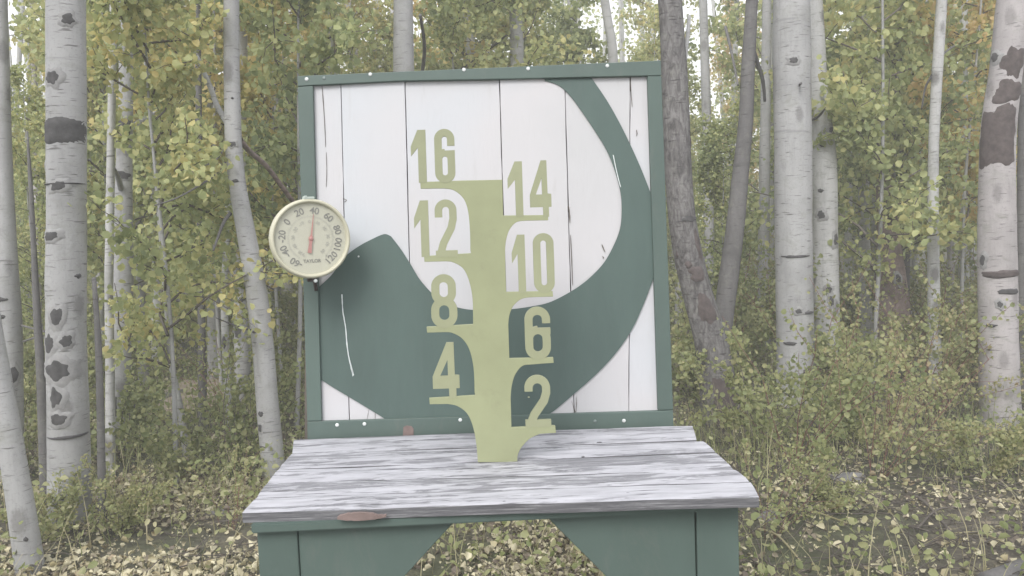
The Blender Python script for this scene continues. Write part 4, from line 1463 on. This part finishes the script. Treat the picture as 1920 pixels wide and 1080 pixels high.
# far-off wood: one mass of leaves and stems behind everything
rng = np.random.default_rng(9)
n = 130000
y = 15 + 13 * rng.random(n)
x = (rng.random(n) * 2 - 1) * (y * 0.78)
z = 0.1 + 6.8 * rng.random(n) ** 1.25
keep = np.zeros(n, bool)
for i in range(n):
    v = noise.noise(Vector((x[i] * 0.55, y[i] * 0.4, z[i] * 0.55)))
    keep[i] = v > (-0.15 + 0.055 * max(0, z[i] - 1.8))
    az = 960 + 1500 * (x[i] / y[i] - 0.033); el = (z[i] - 1.2) / y[i]
    if el > 0.12 + 0.02 * math.sin(az * .2) and (25 < az < 90 or 1290 < az < 1352 or 190 < az < 222 or (900 < az < 940 and el > .25)) and rng.random() > 0.22: keep[i] = False
Pf = np.stack([x, y, z], 1)[keep]
Pf[:, 2] += 0.3
fw = link('distant_woods', leaf_cloud(Pf, 0.085 * (0.6 + 0.8 * rng.random(len(Pf))), rng, simple=True, name='distant'), MAT['leaf'])
tag(fw, 'far mass of yellow green aspen foliage closing the view', kind='stuff')
parts = []
for k in range(120):
    yy = 13 + 14 * rng.random(); xx = (rng.random() * 2 - 1) * yy * 0.75
    h = 6 + 2 * rng.random(); lx = rng.normal() * 0.25; r0 = 0.04 + 0.05 * rng.random()
    parts.append(tube([(xx, yy, -0.1), (xx + lx * .5, yy, h * .5), (xx + lx, yy, h)], [r0, r0 * .8, r0 * .5], 7, False))
tag(link('distant_tree_stems', join_geo(parts), AF, smooth=True), 'far pale aspen stems lost in the foliage', kind='stuff')

# ================================================================== UNDERGROWTH
def shrub_mesh(seed, h, rad, nst, nl, ls):
    rng = np.random.default_rng(seed)
    paths = []
    for s_ in range(nst):
        a = rng.random() * 6.28; L = h * (0.6 + 0.5 * rng.random())
        p = np.array([math.cos(a) * rad * .25 * rng.random(), math.sin(a) * rad * .25 * rng.random(), 0.0])
        d = np.array([math.cos(a) * rad / h * .8, math.sin(a) * rad / h * .8, 1.0])
        pts = [p.copy()]
        for k in range(5):
            d = d + rng.normal(size=3) * 0.18; d /= np.linalg.norm(d)
            p = p + d * L / 5; pts.append(p.copy())
        paths.append((pts, 0.0035))
        for t in range(2):
            k = rng.integers(1, 5); q = pts[k].copy(); dd = d + rng.normal(size=3) * .7; dd /= np.linalg.norm(dd)
            paths.append(([q, q + dd * L * .16, q + dd * L * .3 + rng.normal(size=3) * .02], 0.002))
    P_ = leaves_on(rng, paths, nl, 0.022)
    S_ = ls * (0.6 + 0.7 * rng.random(nl))
    return paths, P_, S_, rng

def shrub_object(seed, h, rad, nst, nl, ls, name, mats):
    paths, P_, S_, rng = shrub_mesh(seed, h, rad, nst, nl, ls)
    root = bpy.data.objects.new(name, None); COL.objects.link(root)
    o = link('stem', join_geo([tube(p, [r * (1 - .6 * i / (len(p) - 1)) for i in range(len(p))], 3, False) for p, r in paths]), mats[0], root); o['kind'] = 'stuff'
    o = link('foliage', leaf_cloud(P_, S_, rng, name='foliage'), mats[1], root); o['kind'] = 'stuff'
    return root
SH = [shrub_object(300, 0.75, 0.40, 12, 1900, 0.026, 'shrub', (MAT['twig'], MAT['shrub_leaf'])),
      shrub_object(301, 0.95, 0.38, 10, 1700, 0.027, 'shrub', (MAT['twig'], MAT['shrub_leaf'])),
      shrub_object(302, 0.60, 0.45, 12, 1900, 0.025, 'shrub', (MAT['twig'], MAT['shrub_leaf'])),
      shrub_object(303, 1.15, 0.28, 7, 700, 0.025, 'shrub', (MAT['twig_red'], MAT['shrub_leaf']))]
sused = [False] * 4
def put_shrub(k, x, y, s, label, group=None):
    z = gz(x, y) - 0.02
    if not sused[k]:
        sused[k] = True; r_ = SH[k]
    else:
        r_ = SH[k].copy(); COL.objects.link(r_)
        for ch in SH[k].children:
            c_ = ch.copy(); COL.objects.link(c_); c_.parent = r_
    r_.location = (x, y, z); r_.rotation_euler = (0, 0, rs.uniform(0, 6.28)); r_.scale = (s,) * 3
    tag(r_, label, 'shrub', group)
def shrub_px(k, px, py, s, label, group=None):
    p = ground_at(px, py); put_shrub(k, p.x, p.y, s, label, group)
shrub_px(3, 1500, 900, 0.85, 'tall red stemmed shrub right of the stand')
shrub_px(1, 1400, 860, 0.9, 'loose green shrub at the right end of the plank top')
shrub_px(0, 420, 900, 0.9, 'rounded green shrub left of the plank top')
shrub_px(2, 330, 900, 0.5, 'low spreading shrub in front of the pale soil bank')
shrub_px(1, 1610, 850, 0.8, 'leggy green shrub below the bright pale aspen')
shrub_px(3, 1730, 800, 0.8, 'thin red stemmed shrub left of the right edge aspen')
for k, (px, py, k_, sc_, lab) in enumerate([
    (1440, 1010, 3, 0.45, 'small red stemmed plant touching the right post of the stand'),
    (1640, 900, 3, 0.7, 'red stemmed shrub standing behind the lilac grey rock'),
    (1850, 900, 2, 0.6, 'low shrub in front of the right edge aspen'),
    (1560, 960, 2, 0.32, 'small bright green plant in front of the lilac grey rock'),
    (110, 1010, 2, 0.5, 'low leafy shrub at the foot of the banded aspen'),
    (230, 1000, 0, 0.45, 'small leafy shrub between the banded aspen and the stand'),
    (430, 1000, 3, 0.4, 'thin plant by the left post of the stand')]):
    shrub_px(k_, px, py, sc_, lab)
SG = 'waist high shrubs under the aspens'
rows = [(3.2, 9, 0.42), (3.9, 11, 0.7), (4.6, 13, 0.9), (5.4, 17, 1.0), (6.3, 20, 1.05), (7.4, 22, 1.1), (8.8, 24, 1.15), (10.4, 24, 1.2)]
for y, n_, sc in rows:
    for i in range(n_):
        half = y * 0.70
        x = -half + 2 * half * (i + rs.random()) / n_ + 0.03 * y
        yy = y + rs.uniform(-.35, .35)
        ppx = project((x, yy, 0.3))[0]
        if 610 < ppx < 1230: continue
        if y < 5.6 and 1815 < ppx < 1925: continue
        if y < 5.3 and 1425 < ppx < 1600: continue
        if y < 4.9 and 1290 < ppx < 1400: continue
        if y < 3.5 and ppx < 560: continue
        if 225 < ppx < 425 and 3.5 < y < 7.0: continue
        put_shrub(rs.choice((0, 1, 2, 0, 2, 1, 3) if x < 0.5 else (0, 3, 2, 3, 2, 1, 3)), x, yy, sc * rs.uniform(.75, 1.2), 'bushy shrub ' + where(ppx, yy, 5.2, 7.8), 'undergrowth shrubs ' + ('left' if ppx < 900 else 'right') + ' of the sign')

# low ground cover
rng = np.random.default_rng(77)
def scatter(n, y0, y1, dens=None, wmul=0.72):
    out = []
    while len(out) < n:
        yy = y0 + (y1 - y0) * rng.random() ** 0.8
        xx = (rng.random() * 2 - 1) * (yy * wmul + 0.2)
        if yy < 1.75 and abs(xx) < 0.6: continue
        if dens is None or dens(xx, yy) > rng.random():
            out.append((xx, yy))
    return np.array(out)
def cover_d(x, y):
    v = noise.noise(Vector((x * 0.9, y * 0.9, 2.2)))
    right = 1.0 if x < 0.9 else 0.45
    return min(1, max(0.05, 0.55 + v * 1.2)) * right
C = scatter(20000, 1.9, 8.5, cover_d)
zz = np.array([gz(a, b) for a, b in C]) + 0.03 + 0.22 * rng.random(len(C)) ** 1.6 * np.array([0.5 + 0.5 * min(1, (b - 1.5) / 2) for a, b in C])
cv = leaf_cloud(np.stack([C[:, 0], C[:, 1], zz], 1), 0.025 * (0.5 + 1.0 * rng.random(len(C))), rng, flat=0.3, elong=1.2, name='cover')
tag(link('ground_cover', cv, MAT['cover_leaf']), 'low green and yellow leaved plants covering the forest floor', kind='stuff')
C = scatter(46000, 1.6, 7.0, lambda x, y: (0.9 if y < 4 else 0.35) * (0.22 if x > 0.9 else 1) * min(1, max(.1, .6 + 1.6 * noise.noise(Vector((x * 1.7, y * 1.7, 4))))))
zz = np.array([gz(a, b) for a, b in C]) + 0.006 + 0.03 * rng.random(len(C))
lt = leaf_cloud(np.stack([C[:, 0], C[:, 1], zz], 1), 0.027 * np.where(rng.random(len(C)) < 0.4, 0.35, 0.45 + 0.9 * rng.random(len(C)) ** 1.5), rng, flat=0.55, fold=0.6, name='litter', elong=1.15)
tag(link('leaf_litter', lt, MAT['litter']), 'fallen yellow and brown aspen leaves lying on the ground', kind='stuff')

# dry grass blades and arching stems
def blades(C, l0, l1, w, b0):
  V, Q = [], []
  for (x_, y_) in C:
      a = rng.random() * 6.28; L = l0 + l1 * rng.random(); bend = b0 + 1.0 * rng.random()
      z0 = gz(x_, y_)
      o_ = len(V)
      for k in range(5):
          t_k = k / 4
          rr_ = L * bend * t_k ** 1.7 * 0.7; hh = L * (t_k - 0.35 * bend * t_k ** 2.4)
          cx, cy = x_ + math.cos(a) * rr_, y_ + math.sin(a) * rr_
          ww = w * (1 - .8 * t_k)
          V.append((cx - math.sin(a) * ww, cy + math.cos(a) * ww, z0 + hh)); V.append((cx + math.sin(a) * ww, cy - math.cos(a) * ww, z0 + hh))
      for k in range(4):
          b_ = o_ + 2 * k
          Q.append((b_, b_ + 1, b_ + 3, b_ + 2))
  return fast_mesh('grass', V, Q)
tag(link('dry_grass', blades(scatter(2600, 1.9, 7.5, lambda x, y: max(0.05, 0.4 + noise.noise(Vector((x * .8, y * .8, 12))))), 0.10, 0.30, 0.0022, 0.3), MAT['dry_grass']), 'dry straw coloured grass blades in the undergrowth', kind='stuff')
tag(link('green_grass', blades(scatter(4200, 2.8, 7.5, lambda x, y: (1 if x > 0.7 else .5) * max(0.03, 0.45 + 1.2 * noise.noise(Vector((x * .9, y * .9, 22))))), 0.12, 0.30, 0.0018, 0.5), MAT['cover_leaf']), 'tall fine green grass standing between the shrubs', kind='stuff')

# fallen sticks on the floor
for k, (a, b, w, lab) in enumerate([
    ((1700, 930), (1785, 1010), 7, 'dark fallen stick on the leaf litter right of the stand'),
    ((1430, 965), (1590, 990), 5, 'pale thin fallen twig beside the right end of the stand'),
    ((1790, 1010), (1915, 1045), 5, 'straw coloured fallen stick near the bottom right'),
    ((1420, 1000), (1500, 1060), 5, 'bleached fallen stick next to the stand'),
    ((1720, 1000), (1800, 960), 5, 'thin grey stick crossing the litter')]):
    pa, pb = ground_at(*a), ground_at(*b)
    mid = (pa + pb) / 2 + Vector((0.01, 0.03, 0.02))
    q = [tuple(v + Vector((0, 0, 0.018))) for v in (pa, mid, pb)]
    q = bez(q, 5)
    r0 = w * 0.5 * pa.length / FPX
    me = tube_mesh(q, [r0 * (1 - .5 * i / len(q)) for i in range(len(q))], 6, True, 0.1, k)
    o = link('fallen_stick', me, MAT['twig'] if k in (0, 4) else MAT['dry_grass'], None, True)
    tag(o, lab, 'stick')
# tangle of small dead twigs
rng = np.random.default_rng(41)
tw = []
for (x_, y_) in scatter(2600, 1.8, 6.5, lambda x, y: 1 if x > 0.7 else .3):
    a = rng.random() * 6.28; L = 0.06 + 0.26 * rng.random() ** 1.5; z0 = gz(x_, y_) + 0.01
    p0 = np.array([x_, y_, z0 + 0.03 * rng.random()])
    d_ = np.array([math.cos(a), math.sin(a), 0.35 * rng.random() ** 2])
    p1 = p0 + d_ * L * .5 + rng.normal(size=3) * .01; p2 = p0 + d_ * L + rng.normal(size=3) * .02
    tw.append(tube([p0, p1, p2], [0.0028, 0.0022, 0.0012], 3, False))
tag(link('twig_litter', join_geo(tw), MAT['twig']), 'tangle of small dead twigs lying on the ground', kind='stuff')
# fallen logs
def log(a, b, w, lab, mat):
    pa, pb = ground_at(*a), ground_at(*b)
    r0 = w * .5 * pa.length / FPX
    q = [tuple(v + Vector((0, 0, r0 * .7))) for v in (pa, (pa + pb) / 2, pb)]
    c_ = resample(q, 14)
    o = link('fallen_log', tube_mesh([tuple(v) for v in c_], [r0] * 14, 14, 2, 0.16, w), mat, None, True)
    tag(o, lab, 'log')
log((250, 772), (345, 752), 26, 'short dark fallen log on the pale soil bank', DB)
log((1850, 1112), (2120, 1010), 40, 'grey brown log end poking in at the bottom right corner', DB)
# rocks
for k, (px, py, w, lab) in enumerate([(1590, 902, 50, 'lilac grey rock half buried beside the dark stick right of the stand'),
                                      (1446, 972, 40, 'bluish grey rock by the right side of the stand'),
                                      (404, 962, 34, 'grey stone in the low plants left of the stand')]):
    p = ground_at(px, py)
    r_ = w * .5 * p.length / FPX
    o = blob((p.x, p.y, p.z + r_ * .02), r_, (1.15, .9, .62), k + 2, 0.38, 3, 'rock', 'rock')
    tag(o, lab, 'rock')
# pale bare soil bank on the left between trunks
p = ground_at(325, 762)
bm = bmesh.new()
bmesh.ops.create_grid(bm, x_segments=24, y_segments=16, size=1)
for v in bm.verts:
    e = max(0, 1 - math.hypot(v.co.x, v.co.y) ** 3)
    X_, Y_ = p.x + v.co.x * 0.50, p.y + 0.35 + v.co.y * 0.65
    v.co = Vector((X_, Y_, gz(X_, Y_) - 0.03 + e * (0.11 + 0.05 * noise.noise(Vector((X_ * 4, Y_ * 4, 1))))))
tag(link('soil_bank', bm_mesh(bm), MAT['soil'], None, True), 'bare patch of pale pinkish soil between the trunks', kind='structure')

# ================================================================== HAZE VOLUME, ADDED TO IMITATE A MILKY LENS VEIL
bm = bmesh.new()
bmesh.ops.create_cube(bm, size=1)
for v in bm.verts:
    v.co = Vector((v.co.x * 96, v.co.y * 96 + 3, -1.6 + (v.co.z + .5) * 10.6))
hm = bpy.data.materials.new('haze')
hm.use_nodes = True
hn = hm.node_tree
for nd_ in list(hn.nodes):
    if nd_.type != 'OUTPUT_MATERIAL': hn.nodes.remove(nd_)
pv = hn.nodes.new('ShaderNodeVolumePrincipled')
pv.inputs['Color'].default_value = (0.93, 0.93, 0.96, 1)
pv.inputs['Density'].default_value = 0.015
pv.inputs['Anisotropy'].default_value = 0.0
hn.links.new(pv.outputs[0], [q for q in hn.nodes if q.type == 'OUTPUT_MATERIAL'][0].inputs['Volume'])
tag(link('haze', bm_mesh(bm), hm), 'thin pale haze added between the trees to imitate a milky lens veil', kind='stuff')
